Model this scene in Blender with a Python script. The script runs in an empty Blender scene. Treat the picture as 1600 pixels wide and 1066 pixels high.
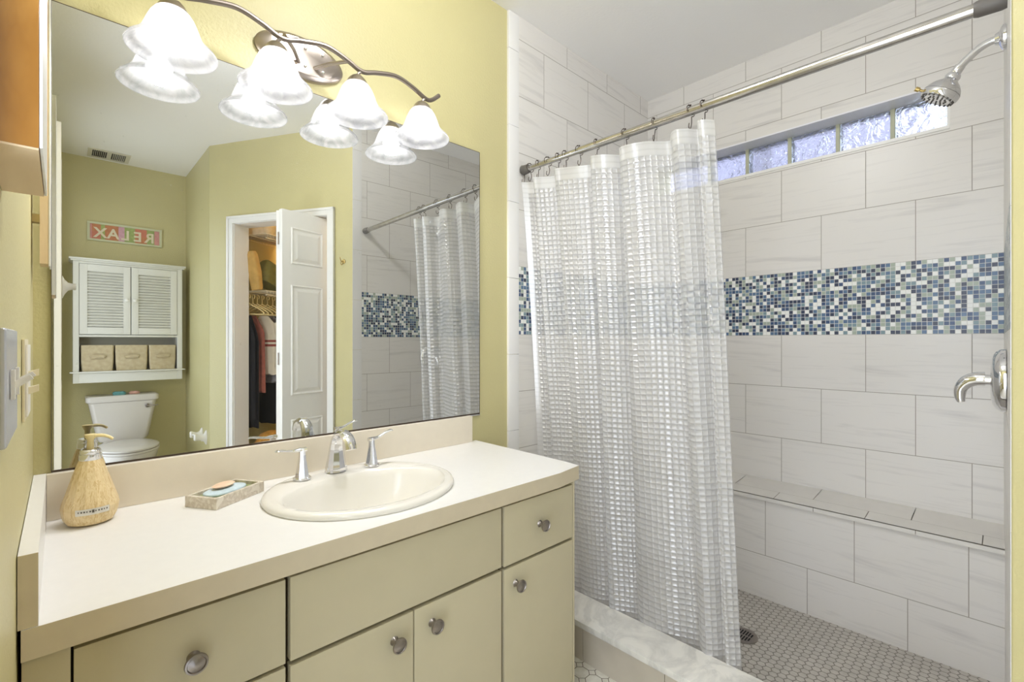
import bpy, bmesh, math, random
from mathutils import Vector, Matrix
random.seed(7)
SC = bpy.context.scene
COL = SC.collection
PI = math.pi
S = 1.1            # the plan below is drawn at 1 : 1.1 and its floor lies at z = FZ; settle() scales and drops it once at the end
FZ = 0.065

# ------------------------------------------------------------------ camera, world, lights, exposure
CAMX, CAMY, CAMZ = 0.04, -1.357, 1.15
FPX, THETA = 740.0, math.atan2(776, 740)
cam_d = bpy.data.cameras.new('camera')
cam = bpy.data.objects.new('camera', cam_d)
COL.objects.link(cam)
cam_d.sensor_width = 36.0
cam_d.lens = FPX / 1600.0 * 36.0
cam_d.shift_y = 0.5 / 1600.0
cam_d.clip_start = 0.01
cam.location = (CAMX, CAMY, CAMZ)
cam.rotation_euler = (PI / 2, 0, THETA - PI / 2)
SC.camera = cam

SC.view_settings.view_transform = 'Standard'
SC.view_settings.look = 'None'
SC.view_settings.gamma = 1.0
SC.view_settings.use_curve_mapping = False
SC.view_settings.exposure = 0.85
SC.cycles.use_denoising = True
SC.cycles.max_bounces = 10
SC.cycles.diffuse_bounces = 6
SC.cycles.glossy_bounces = 5
SC.cycles.transparent_max_bounces = 16
SC.cycles.caustics_reflective = False
SC.cycles.caustics_refractive = False
SC.cycles.sample_clamp_indirect = 8.0

W = bpy.data.worlds.new('world')
SC.world = W
W.use_nodes = True
W.node_tree.nodes['Background'].inputs[0].default_value = (0.80, 0.88, 1.0, 1)
W.node_tree.nodes['Background'].inputs[1].default_value = 2.0

def lamp(name, kind, loc, energy, color, size=0.1, rot=None, size_y=None, spread=None):
    d = bpy.data.lights.new(name, kind)
    d.energy = energy
    d.color = color
    if kind == 'AREA':
        d.shape = 'RECTANGLE'
        d.size = size
        d.size_y = size_y or size
        if spread: d.spread = spread
    else:
        d.shadow_soft_size = size
    o = bpy.data.objects.new(name, d)
    COL.objects.link(o)
    o.location = loc
    if rot: o.rotation_euler = rot
    return o

# added fill light, shining in through an unseen doorway opened in the left wall
DOORWAY_FILL = lamp('doorway_fill', 'AREA', (-0.45, -1.15, 1.25), 8, (0.95, 0.97, 1.0), 0.8, (PI / 2, 0, -PI / 2), 1.9)
# fill lamp added inside an unseen ceiling dome to brighten the whole room
DOMEFILL = lamp('dome_fill', 'POINT', (0.70, -0.72, 2.37), 15.5, (0.97, 0.98, 1.0), 0.055)
# added fill for the toilet alcove, through a second, made-up doorway
ALCOVE = lamp('alcove_fill', 'AREA', (-0.16, -2.45, 1.35), 1.0, (0.97, 0.98, 1.0), 0.55, (PI / 2, 0, -PI / 2 - .5), 1.5)
CLOSETLIGHT = lamp('closet_bulb_light', 'POINT', (1.55, -2.45, 2.25), 14, (1.0, 0.66, 0.30), 0.06)

# ------------------------------------------------------------------ node helpers
class NT:
    def __init__(self, name):
        self.m = bpy.data.materials.new(name)
        self.m.use_nodes = True
        self.t = self.m.node_tree
        self.t.nodes.clear()
        self.out = self.n('ShaderNodeOutputMaterial')
    def n(self, typ, **kw):
        nd = self.t.nodes.new(typ)
        for k, v in kw.items(): setattr(nd, k, v)
        return nd
    def link(self, a, b):
        self.t.links.new(a, b)
    def put(self, sock, v):
        if hasattr(v, 'links') or isinstance(v, bpy.types.NodeSocket): self.link(v, sock)
        else:
            if isinstance(v, tuple) and len(v) == 3 and sock.type == 'RGBA': v = v + (1,)
            sock.default_value = v
    def math(self, op, a, b=None, c=None):
        nd = self.n('ShaderNodeMath', operation=op)
        self.put(nd.inputs[0], a)
        if b is not None: self.put(nd.inputs[1], b)
        if c is not None: self.put(nd.inputs[2], c)
        return nd.outputs[0]
    def mix(self, f, a, b):
        nd = self.n('ShaderNodeMix', data_type='RGBA')
        self.put(nd.inputs[0], f); self.put(nd.inputs[6], a); self.put(nd.inputs[7], b)
        return nd.outputs[2]
    def ramp(self, f, stops, interp='LINEAR'):
        nd = self.n('ShaderNodeValToRGB')
        cr = nd.color_ramp
        cr.interpolation = interp
        while len(cr.elements) < len(stops): cr.elements.new(0.5)
        for e, (p, c) in zip(cr.elements, stops):
            e.position = p
            e.color = c if len(c) == 4 else tuple(c) + (1,)
        self.link(f, nd.inputs[0])
        return nd.outputs[0]
    def coord(self, which='Object'):
        return self.n('ShaderNodeTexCoord').outputs[which]
    def mapping(self, v, scale=(1, 1, 1), loc=(0, 0, 0), rot=(0, 0, 0)):
        nd = self.n('ShaderNodeMapping')
        self.link(v, nd.inputs[0])
        nd.inputs['Scale'].default_value = scale
        nd.inputs['Location'].default_value = loc
        nd.inputs['Rotation'].default_value = rot
        return nd.outputs[0]
    def noise(self, v, scale, detail=3, rough=0.5, dist=0.0):
        nd = self.n('ShaderNodeTexNoise')
        self.link(v, nd.inputs['Vector'])
        nd.inputs['Scale'].default_value = scale
        nd.inputs['Detail'].default_value = detail
        nd.inputs['Roughness'].default_value = rough
        nd.inputs['Distortion'].default_value = dist
        return nd.outputs[0]
    def xyz(self, v):
        nd = self.n('ShaderNodeSeparateXYZ')
        self.link(v, nd.inputs[0])
        return nd.outputs[0], nd.outputs[1], nd.outputs[2]
    def comb(self, x, y, z=0.0):
        nd = self.n('ShaderNodeCombineXYZ')
        self.put(nd.inputs[0], x); self.put(nd.inputs[1], y); self.put(nd.inputs[2], z)
        return nd.outputs[0]
    def bump(self, h, strength=0.3, dist=0.002):
        nd = self.n('ShaderNodeBump')
        nd.inputs['Strength'].default_value = strength
        nd.inputs['Distance'].default_value = dist
        self.link(h, nd.inputs['Height'])
        return nd.outputs[0]
    def principled(self, color, rough=0.5, metal=0.0, normal=None, **kw):
        p = self.n('ShaderNodeBsdfPrincipled')
        self.put(p.inputs['Base Color'], color)
        self.put(p.inputs['Roughness'], rough)
        self.put(p.inputs['Metallic'], metal)
        if normal is not None: self.link(normal, p.inputs['Normal'])
        for k, v in kw.items(): self.put(p.inputs[k], v)
        return p.outputs[0]
    def done(self, shader):
        self.link(shader, self.out.inputs[0])
        return self.m

def srgb(r, g, b):
    f = lambda c: (c / 255 / 12.92) if c <= 10 else ((c / 255 + 0.055) / 1.055) ** 2.4
    return (f(r), f(g), f(b))

M = {}
def plain(name, col, rough=0.5, metal=0.0, var=0.0, scale=20, bump=0.0, bscale=200, **kw):
    t = NT(name)
    c = col
    nrm = None
    v = t.coord()
    if var:
        n = t.noise(v, scale, 4)
        lo = tuple(x * (1 - var) for x in col); hi = tuple(min(1, x * (1 + var)) for x in col)
        c = t.ramp(n, [(0.3, lo), (0.7, hi)])
    if bump:
        nrm = t.bump(t.noise(v, bscale, 3), bump, 0.002)
    M[name] = t.done(t.principled(c, rough, metal, nrm, **kw))
    return M[name]

plain('wall_paint', srgb(198, 190, 142), 0.42, var=0.03, scale=3, bump=0.55, bscale=130)
plain('ceiling_paint', srgb(242, 241, 240), 0.7, bump=0.4, bscale=90)
plain('white_trim', srgb(232, 231, 228), 0.35)
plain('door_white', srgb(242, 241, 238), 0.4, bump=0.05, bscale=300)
plain('laminate', srgb(228, 227, 224), 0.35, var=0.01, scale=60)
plain('splash_laminate', srgb(228, 219, 202), 0.4, var=0.015, scale=40)
plain('edge_laminate', srgb(196, 184, 158), 0.45, var=0.03, scale=30)
plain('cabinet_laminate', srgb(186, 177, 148), 0.42, var=0.02, scale=15, bump=0.04, bscale=400)
plain('dark_gap', srgb(60, 48, 28), 0.8)
plain('porcelain', srgb(228, 225, 217), 0.12)
plain('toilet_porcelain', srgb(204, 199, 192), 0.15)
plain('chrome', (0.80, 0.80, 0.82), 0.07, 1.0)
plain('rod_steel', (0.50, 0.48, 0.46), 0.20, 1.0, var=0.12, scale=30)
plain('brushed_nickel', (0.42, 0.37, 0.33), 0.32, 1.0)
plain('pewter', (0.30, 0.27, 0.25), 0.30, 1.0, bump=0.1, bscale=600)
plain('dark_metal', (0.10, 0.075, 0.06), 0.35, 1.0)
plain('brass', (0.60, 0.45, 0.18), 0.3, 1.0)
plain('rubber_gray', srgb(96, 92, 88), 0.45)
plain('bar_nickel', (0.26, 0.22, 0.19), 0.38, 1.0)
plain('steel_plate', srgb(196, 199, 212), 0.25, 0.35)
plain('ivory_plastic', srgb(222, 212, 184), 0.35)
plain('white_plastic', srgb(236, 234, 228), 0.3)
plain('cream_plastic', srgb(232, 214, 160), 0.35)
plain('cabinet_white', srgb(214, 213, 205), 0.45)
plain('black_cloth', srgb(20, 19, 26), 0.9, var=0.3, scale=30)
plain('rust_cloth', srgb(150, 84, 68), 0.9, var=0.2, scale=40, bump=0.4)
plain('gray_cloth', srgb(138, 136, 140), 0.9, var=0.3, scale=40, bump=0.4)
plain('cream_cloth', srgb(214, 200, 176), 0.9, var=0.1, scale=40, bump=0.4)
plain('olive_cloth', srgb(110, 108, 52), 0.7, var=0.15, scale=40)
plain('tan_cloth', srgb(196, 158, 88), 0.8, var=0.15, scale=25, bump=0.3)
plain('brown_cloth', srgb(92, 58, 40), 0.8, var=0.25, scale=30, bump=0.3)
plain('orange_plush', srgb(206, 150, 66), 0.95, var=0.25, scale=60, bump=0.9, bscale=160)
plain('hanger_plastic', srgb(226, 206, 150), 0.4)
plain('wire_white', srgb(224, 214, 188), 0.4)
plain('blue_wax', srgb(196, 214, 222), 0.5, var=0.12, scale=60, bump=0.5, bscale=150)
plain('soap_pink', srgb(232, 200, 172), 0.5, var=0.04, scale=40)
plain('teal_cloth', srgb(96, 150, 150), 0.9, var=0.2, scale=60)
plain('pink_cloth', srgb(214, 166, 150), 0.9, var=0.2, scale=60)
plain('mortar_pale', srgb(190, 192, 168), 0.6)
plain('outside_ground', srgb(120, 122, 96), 0.9, var=0.3, scale=3)
plain('brush_sage', srgb(150, 160, 110), 0.9, var=0.4, scale=120, bump=1.0, bscale=200)

def mirror_mat():
    t = NT('mirror_glass')
    v = t.coord()
    g = t.n('ShaderNodeBsdfGlossy'); g.inputs['Color'].default_value = (0.73, 0.74, 0.725, 1); g.inputs['Roughness'].default_value = 0.0
    d = t.n('ShaderNodeBsdfDiffuse'); d.inputs['Color'].default_value = (0.75, 0.74, 0.70, 1)
    sp = t.noise(v, 120, 2, 0.5)
    big = t.noise(v, 5, 2)
    f = t.math('MULTIPLY', t.math('GREATER_THAN', sp, 0.73), t.math('GREATER_THAN', big, 0.50))
    f = t.math('MULTIPLY', f, 0.10)
    f = t.math('ADD', f, 0.012)
    mx = t.n('ShaderNodeMixShader'); t.link(f, mx.inputs[0]); t.link(g.outputs[0], mx.inputs[1]); t.link(d.outputs[0], mx.inputs[2])
    M['mirror_glass'] = t.done(mx.outputs[0])
mirror_mat()

TW, TH = 0.3015, 0.2265
def tile_mat(name, uo=0.0, vo=0.0, tint=(1, 1, 1)):
    t = NT(name)
    uv = t.coord('UV')
    b = t.n('ShaderNodeTexBrick')
    b.offset = 0.5; b.offset_frequency = 2; b.squash = 1.0
    t.link(t.mapping(uv, loc=(uo, vo, 0)), b.inputs['Vector'])
    b.inputs['Scale'].default_value = 1.0
    b.inputs['Mortar Size'].default_value = 0.0013
    b.inputs['Mortar Smooth'].default_value = 0.1
    b.inputs['Bias'].default_value = 0.0
    b.inputs['Brick Width'].default_value = TW
    b.inputs['Row Height'].default_value = TH
    b.inputs['Color1'].default_value = (0, 0, 0, 1)
    b.inputs['Color2'].default_value = (1, 1, 1, 1)
    # every tile shifts the streaks by its own amount
    u, v, _ = t.xyz(uv)
    rnd = t.math('MULTIPLY', b.outputs['Color'], 7.0)
    st = t.comb(t.math('ADD', t.math('MULTIPLY', u, 2.2), rnd), t.math('ADD', t.math('MULTIPLY', v, 26.0), t.math('MULTIPLY', u, 1.5)), rnd)
    n1 = t.noise(st, 1.0, 4, 0.55, 0.3)
    st2 = t.comb(t.math('ADD', t.math('MULTIPLY', u, 4.0), rnd), t.math('MULTIPLY', v, 90.0), rnd)
    n2 = t.noise(st2, 1.0, 2, 0.5)
    base = srgb(222, 219, 215); lo = srgb(204, 201, 198); 
    base = tuple(x * y for x, y in zip(base, tint)); lo = tuple(x * y for x, y in zip(lo, tint))
    c = t.ramp(n1, [(0.28, lo), (0.42, base), (1.0, base)])
    c = t.mix(t.math('MULTIPLY', t.math('LESS_THAN', n2, 0.40), 0.25), c, lo)
    c = t.mix(b.outputs['Fac'], c, srgb(160, 154, 146))
    rg = t.math('ADD', t.math('MULTIPLY', b.outputs['Fac'], 0.4), 0.34)
    nrm = t.bump(t.math('SUBTRACT', 1.0, b.outputs['Fac']), 0.35, 0.0015)
    M[name] = t.done(t.principled(c, rg, 0.0, nrm))
tile_mat('shower_tile', 0, 0)

def mosaic_mat():
    t = NT('glass_mosaic')
    u, v, _ = t.xyz(t.coord('UV'))
    P = 0.01514
    us = t.math('DIVIDE', u, P); vs = t.math('DIVIDE', v, P)
    fu = t.math('FLOOR', us); fv = t.math('FLOOR', vs)
    wn = t.n('ShaderNodeTexWhiteNoise', noise_dimensions='3D')
    t.link(t.comb(fu, fv, 3.3), wn.inputs['Vector'])
    c = t.ramp(wn.outputs['Value'], [(0.0, srgb(22, 32, 66)), (0.22, srgb(38, 66, 108)), (0.36, srgb(74, 104, 138)),
        (0.52, srgb(120, 144, 152)), (0.64, srgb(164, 174, 158)), (0.78, srgb(240, 240, 236))], 'CONSTANT')
    n = t.noise(t.comb(us, vs, 0), 1.7, 3)
    c = t.mix(t.math('MULTIPLY', n, 0.12), c, srgb(150, 170, 190))
    ru = t.math('ABSOLUTE', t.math('SUBTRACT', t.math('FRACT', us), 0.5))
    rv = t.math('ABSOLUTE', t.math('SUBTRACT', t.math('FRACT', vs), 0.5))
    g = t.math('GREATER_THAN', t.math('MAXIMUM', ru, rv), 0.445)
    c = t.mix(g, c, srgb(214, 214, 210))
    rg = t.math('ADD', t.math('MULTIPLY', g, 0.4), 0.30)
    nrm = t.bump(t.math('SUBTRACT', 1.0, g), 0.4, 0.0015)
    M['glass_mosaic'] = t.done(t.principled(c, rg, 0.0, nrm))
mosaic_mat()

def penny_mat():
    t = NT('hex_mosaic')
    x, y, _ = t.xyz(t.coord())
    sc = 1 / 0.0255
    x = t.math('MULTIPLY', x, sc); y = t.math('MULTIPLY', y, sc)
    R3 = 1.7320508
    def cell(ox, oy):
        a = t.math('SUBTRACT', t.math('FRACT', t.math('ADD', x, ox)), 0.5)
        b = t.math('MULTIPLY', t.math('SUBTRACT', t.math('FRACT', t.math('ADD', t.math('DIVIDE', y, R3), oy)), 0.5), R3)
        ab, bb = t.math('ABSOLUTE', a), t.math('ABSOLUTE', b)
        return t.math('MAXIMUM', ab, t.math('ADD', t.math('MULTIPLY', ab, 0.5), t.math('MULTIPLY', bb, 0.8660254)))
    h = t.math('MINIMUM', cell(0.0, 0.0), cell(0.5, 0.5))
    g = t.math('GREATER_THAN', h, 0.435)
    n = t.noise(t.coord(), 40, 2)
    c = t.ramp(n, [(0.3, srgb(178, 173, 166)), (0.7, srgb(194, 189, 182))])
    c = t.mix(g, c, srgb(124, 118, 110))
    M['hex_mosaic'] = t.done(t.principled(c, 0.4, 0.0, t.bump(t.math('SUBTRACT', 1.0, g), 0.3, 0.001)))
penny_mat()

def octo_mat():
    t = NT('octagon_floor')
    x, y, _ = t.xyz(t.coord())
    sc = 1 / 0.052
    a = t.math('ABSOLUTE', t.math('SUBTRACT', t.math('FRACT', t.math('MULTIPLY', x, sc)), 0.5))
    b = t.math('ABSOLUTE', t.math('SUBTRACT', t.math('FRACT', t.math('MULTIPLY', y, sc)), 0.5))
    l1 = t.math('ADD', a, b); mx = t.math('MAXIMUM', a, b)
    dot = t.math('GREATER_THAN', l1, 0.72)
    g1 = t.math('MULTIPLY', t.math('GREATER_THAN', mx, 0.478), t.math('LESS_THAN', l1, 0.72))
    g2 = t.math('LESS_THAN', t.math('ABSOLUTE', t.math('SUBTRACT', l1, 0.72)), 0.03)
    g = t.math('MAXIMUM', g1, g2)
    n = t.noise(t.coord(), 30, 4)
    c = t.ramp(n, [(0.3, srgb(206, 202, 190)), (0.7, srgb(232, 230, 222))])
    c = t.mix(g, c, srgb(92, 82, 66))
    M['octagon_floor'] = t.done(t.principled(c, 0.3, 0.0, t.bump(t.math('SUBTRACT', 1.0, g), 0.3, 0.001)))
octo_mat()

def marble_mat(name, base, vein, scale=6, amt=0.6):
    t = NT(name)
    v = t.coord()
    w = t.noise(v, scale, 6, 0.6, 1.2)
    n2 = t.noise(v, scale * 2.3, 5, 0.6, 0.8)
    f = t.math('SUBTRACT', 1.0, t.math('MULTIPLY', t.math('ABSOLUTE', t.math('SUBTRACT', w, 0.5)), 9.0))
    f = t.math('MAXIMUM', f, 0.0)
    f = t.math('MULTIPLY', f, t.math('MULTIPLY', n2, amt))
    M[name] = t.done(t.principled(t.mix(f, base, vein), 0.2))
marble_mat('curb_marble', srgb(228, 226, 220), srgb(150, 150, 150))
marble_mat('dish_marble', srgb(226, 218, 204), srgb(160, 140, 112), 30, 0.9)

def wood_mat(name, c1, c2, sx=(3, 3, 30), rough=0.4, axis_scale=1.0, bump=0.1):
    t = NT(name)
    v = t.mapping(t.coord(), scale=sx)
    n = t.noise(v, axis_scale, 5, 0.6, 0.7)
    c = t.ramp(n, [(0.3, c1), (0.52, c2), (0.6, c1), (0.75, c2)])
    M[name] = t.done(t.principled(c, rough, 0.0, t.bump(n, bump, 0.001)))
wood_mat('honey_wood', srgb(158, 108, 44), srgb(178, 128, 60), (5, 5, 1.2), 0.35, 2.0)
wood_mat('pale_wood', srgb(220, 194, 156), srgb(230, 206, 170), (10, 2, 2), 0.45, 2.0)
wood_mat('bottle_wood', srgb(206, 176, 122), srgb(230, 210, 166), (150, 150, 5.0), 0.45, 1.2, 0.25)

def lid_mat():
    t = NT('woven_linen')
    v = t.coord()
    w1 = t.n('ShaderNodeTexWave'); w1.inputs['Scale'].default_value = 160; w1.bands_direction = 'X'
    w2 = t.n('ShaderNodeTexWave'); w2.inputs['Scale'].default_value = 160; w2.bands_direction = 'Z'
    t.link(v, w1.inputs[0]); t.link(v, w2.inputs[0])
    h = t.math('ADD', w1.outputs['Fac'], w2.outputs['Fac'])
    n = t.noise(v, 40, 4)
    c = t.ramp(n, [(0.3, srgb(186, 170, 138)), (0.7, srgb(204, 190, 158))])
    M['woven_linen'] = t.done(t.principled(c, 0.9, 0.0, t.bump(h, 0.4, 0.001)))
lid_mat()

def shade_mat():
    t = NT('alabaster_glass')
    v = t.coord()
    n = t.noise(v, 22, 5, 0.6, 1.5)
    c = t.ramp(n, [(0.35, (0.42, 0.43, 0.45)), (0.65, (0.62, 0.62, 0.63))])
    d = t.n('ShaderNodeBsdfDiffuse'); t.link(c, d.inputs[0])
    tr = t.n('ShaderNodeBsdfTranslucent'); t.link(c, tr.inputs[0])
    tp = t.n('ShaderNodeBsdfTransparent')
    g = t.n('ShaderNodeBsdfGlossy'); g.inputs['Roughness'].default_value = 0.15
    def mx(f, a, b):
        m = t.n('ShaderNodeMixShader'); m.inputs[0].default_value = f
        t.link(a, m.inputs[1]); t.link(b, m.inputs[2]); return m.outputs[0]
    s = mx(0.5, d.outputs[0], tr.outputs[0])
    s = mx(0.38, s, tp.outputs[0])
    s = mx(0.04, s, g.outputs[0])
    M['alabaster_glass'] = t.done(s)
shade_mat()

def emis(name, col, st):
    t = NT(name)
    e = t.n('ShaderNodeEmission')
    e.inputs[0].default_value = col + (1,)
    e.inputs[1].default_value = st
    M[name] = t.done(e.outputs[0])
emis('bulb_glow', (1.0, 0.98, 0.98), 26.0)

def curtain_mat():
    t = NT('curtain_vinyl')
    uv = t.coord('UV')
    u, v, _ = t.xyz(uv)
    P = 0.0185
    su = t.math('FRACT', t.math('DIVIDE', u, P)); sv = t.math('FRACT', t.math('DIVIDE', v, P))
    a = t.math('MULTIPLY', t.math('SUBTRACT', su, 0.5), 2.0)
    b = t.math('MULTIPLY', t.math('SUBTRACT', sv, 0.5), 2.0)
    a2 = t.math('MULTIPLY', a, a); b2 = t.math('MULTIPLY', b, b)
    # pillow-shaped lens in every cell
    h = t.math('MULTIPLY', t.math('SUBTRACT', 1.0, t.math('MULTIPLY', a2, a2)), t.math('SUBTRACT', 1.0, b2))
    edge = t.math('MAXIMUM', a2, b2)
    hem = t.math('GREATER_THAN', v, 1.645)
    side = t.math('MAXIMUM', t.math('LESS_THAN', u, 0.022), t.math('GREATER_THAN', u, 2.30))
    hem = t.math('MAXIMUM', hem, side)
    hh = t.math('MULTIPLY', h, t.math('SUBTRACT', 1.0, hem))
    nrm = t.bump(hh, 0.9, 0.0036)
    col = t.mix(t.math('MULTIPLY', edge, 0.05), (0.94, 0.945, 0.96), (0.84, 0.85, 0.88))
    d = t.n('ShaderNodeBsdfDiffuse'); t.link(col, d.inputs[0]); t.link(nrm, d.inputs['Normal'])
    tl = t.n('ShaderNodeBsdfTranslucent'); t.link(col, tl.inputs[0]); t.link(nrm, tl.inputs['Normal'])
    g = t.n('ShaderNodeBsdfGlossy'); g.inputs['Roughness'].default_value = 0.22; t.link(nrm, g.inputs['Normal'])
    tp = t.n('ShaderNodeBsdfTransparent'); tp.inputs[0].default_value = (0.97, 0.975, 0.985, 1)
    def mx(f, x, y):
        m = t.n('ShaderNodeMixShader'); t.put(m.inputs[0], f)
        t.link(x, m.inputs[1]); t.link(y, m.inputs[2]); return m.outputs[0]
    s = mx(0.45, d.outputs[0], tl.outputs[0])
    s = mx(0.22, s, g.outputs[0])
    # clearer along the creases between cells, milkier on the pillows and in the hems
    al = t.math('ADD', 0.38, t.math('MULTIPLY', t.math('MULTIPLY', b2, b2), 0.20))
    al = t.math('MULTIPLY', al, t.math('SUBTRACT', 1.0, t.math('MULTIPLY', hem, 0.45)))
    s = mx(al, s, tp.outputs[0])
    M['curtain_vinyl'] = t.done(s)
curtain_mat()

def glassblock_mat():
    t = NT('glass_block')
    v = t.coord()
    n = t.noise(v, 14, 2, 0.5, 2.2)
    nrm = t.bump(n, 1.0, 0.03)
    tp = t.n('ShaderNodeBsdfTransparent'); tp.inputs[0].default_value = (0.90, 0.92, 0.97, 1)
    gl = t.n('ShaderNodeBsdfGlossy'); gl.inputs['Roughness'].default_value = 0.05; gl.inputs[0].default_value = (0.9, 0.93, 1, 1); t.link(nrm, gl.inputs['Normal'])
    rf = t.n('ShaderNodeBsdfRefraction'); rf.inputs['IOR'].default_value = 1.30; rf.inputs['Roughness'].default_value = 0.02; t.link(nrm, rf.inputs['Normal'])
    rf.inputs[0].default_value = (0.93, 0.95, 1.0, 1)
    m = t.n('ShaderNodeMixShader'); m.inputs[0].default_value = 0.18
    t.link(rf.outputs[0], m.inputs[1]); t.link(gl.outputs[0], m.inputs[2])
    m2 = t.n('ShaderNodeMixShader'); m2.inputs[0].default_value = 0.45
    t.link(m.outputs[0], m2.inputs[1]); t.link(tp.outputs[0], m2.inputs[2])
    M['glass_block'] = t.done(m2.outputs[0])
glassblock_mat()

def stripe_mat():
    t = NT('striped_cloth')
    x, y, z = t.xyz(t.coord())
    a = t.math('LESS_THAN', t.math('ABSOLUTE', t.math('SUBTRACT', z, 0.232)), 0.008)
    b = t.math('LESS_THAN', t.math('ABSOLUTE', t.math('SUBTRACT', z, 0.202)), 0.008)
    n = t.noise(t.coord(), 40, 3)
    c = t.mix(t.math('MAXIMUM', a, b), srgb(218, 206, 184), srgb(150, 74, 66))
    M['striped_cloth'] = t.done(t.principled(c, 0.9, 0.0, t.bump(n, 0.4, 0.002)))
stripe_mat()

# ------------------------------------------------------------------ mesh helpers
class B:
    """collects shapes and links them as one mesh object"""
    def __init__(self):
        self.bm = bmesh.new()
        self.uv = None
        self.mats = []
    def mi(self, m):
        if m is None: return 0
        if m not in self.mats: self.mats.append(m)
        return self.mats.index(m)
    def box(self, x0, x1, y0, y1, z0, z1, m=None, bevel=0.0, seg=2):
        bm2 = bmesh.new()
        bmesh.ops.create_cube(bm2, size=1)
        for v in bm2.verts:
            v.co = Vector((x0 + (v.co.x + .5) * (x1 - x0), y0 + (v.co.y + .5) * (y1 - y0), z0 + (v.co.z + .5) * (z1 - z0)))
        if bevel:
            bmesh.ops.bevel(bm2, geom=bm2.edges[:], offset=bevel, segments=seg, profile=0.7, affect='EDGES')
        self.merge(bm2, m)
        return self
    def merge(self, bm2, m=None, mat=None):
        i = self.mi(m)
        bmesh.ops.recalc_face_normals(bm2, faces=bm2.faces[:])
        mp = {}
        for v in bm2.verts:
            mp[v] = self.bm.verts.new(mat @ v.co if mat else v.co)
        for f in bm2.faces:
            nf = self.bm.faces.new([mp[v] for v in f.verts])
            nf.material_index = i
            nf.smooth = True
        bm2.free()
    def quad(self, pts, m=None, uvs=None):
        vs = [self.bm.verts.new(p) for p in pts]
        f = self.bm.faces.new(vs)
        f.material_index = self.mi(m)
        if uvs:
            if self.uv is None: self.uv = self.bm.loops.layers.uv.new('UVMap')
            for l, q in zip(f.loops, uvs): l[self.uv].uv = q
        return f
    def prism(self, pts, axis, a0, a1, m=None, bevel=0.0):
        """pts: outline in the two other axes (in xyz order), extruded along axis"""
        bm2 = bmesh.new()
        def P(p, a):
            if axis == 'z': return (p[0], p[1], a)
            if axis == 'y': return (p[0], a, p[1])
            return (a, p[0], p[1])
        lo = [bm2.verts.new(P(p, a0)) for p in pts]
        hi = [bm2.verts.new(P(p, a1)) for p in pts]
        bm2.faces.new(lo[::-1]); bm2.faces.new(hi)
        n = len(pts)
        for i in range(n):
            bm2.faces.new((lo[i], lo[(i + 1) % n], hi[(i + 1) % n], hi[i]))
        if bevel:
            bmesh.ops.bevel(bm2, geom=bm2.edges[:], offset=bevel, segments=2, profile=0.7, affect='EDGES')
        self.merge(bm2, m)
        return self
    def lathe(self, prof, c=(0, 0, 0), n=32, m=None, axis=(0, 0, 1), sx=1.0, sy=1.0, closed=True):
        """prof: (radius, height) pairs turned about axis through c"""
        bm2 = bmesh.new()
        rings = []
        for r, h in prof:
            if r < 1e-5: rings.append([bm2.verts.new((0, 0, h))])
            else: rings.append([bm2.verts.new((r * math.cos(2 * PI * k / n) * sx, r * math.sin(2 * PI * k / n) * sy, h)) for k in range(n)])
        for a, b in zip(rings, rings[1:]):
            for k in range(n):
                k2 = (k + 1) % n
                if len(a) == 1 and len(b) == 1: continue
                if len(a) == 1: bm2.faces.new((a[0], b[k], b[k2]))
                elif len(b) == 1: bm2.faces.new((a[k], a[k2], b[0]))
                else: bm2.faces.new((a[k], a[k2], b[k2], b[k]))
        if closed:
            for r in (rings[0], rings[-1]):
                if len(r) > 1: bm2.faces.new(r)
        q = Vector((0, 0, 1)).rotation_difference(Vector(axis).normalized())
        self.merge(bm2, m, Matrix.Translation(c) @ q.to_matrix().to_4x4())
        return self
    def sweep(self, pts, rad, n=12, m=None, up=(0, 0, 1), caps=True, phase=0.0):
        """tube along pts; rad: number, list of numbers or list of (side, up) half-widths"""
        bm2 = bmesh.new()
        pts = [Vector(p) for p in pts]
        L = len(pts)
        if not isinstance(rad, (list, tuple)): rad = [rad] * L
        rings = []
        upv = Vector(up)
        for i, p in enumerate(pts):
            tg = (pts[min(i + 1, L - 1)] - pts[max(i - 1, 0)]).normalized()
            sd = tg.cross(upv)
            if sd.length < 1e-4: sd = tg.cross(Vector((0.0, 1.0, 0.001)))
            sd.normalize()
            u2 = sd.cross(tg).normalized()
            upv = u2
            r = rad[i]
            ra, rb = r if isinstance(r, (list, tuple)) else (r, r)
            rings.append([bm2.verts.new(p + sd * ra * math.cos(2 * PI * k / n + phase) + u2 * rb * math.sin(2 * PI * k / n + phase)) for k in range(n)])
        for a, b in zip(rings, rings[1:]):
            for k in range(n):
                bm2.faces.new((a[k], a[(k + 1) % n], b[(k + 1) % n], b[k]))
        if caps:
            bm2.faces.new(rings[0]); bm2.faces.new(rings[-1])
        self.merge(bm2, m)
        return self
    def loft(self, rings, m=None, caps=(True, True)):
        bm2 = bmesh.new()
        R = [[bm2.verts.new(p) for p in r] for r in rings]
        n = len(R[0])
        for a, b in zip(R, R[1:]):
            for k in range(n):
                bm2.faces.new((a[k], a[(k + 1) % n], b[(k + 1) % n], b[k]))
        if caps[0]: bm2.faces.new(R[0])
        if caps[1]: bm2.faces.new(R[-1])
        self.merge(bm2, m)
        return self
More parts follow.
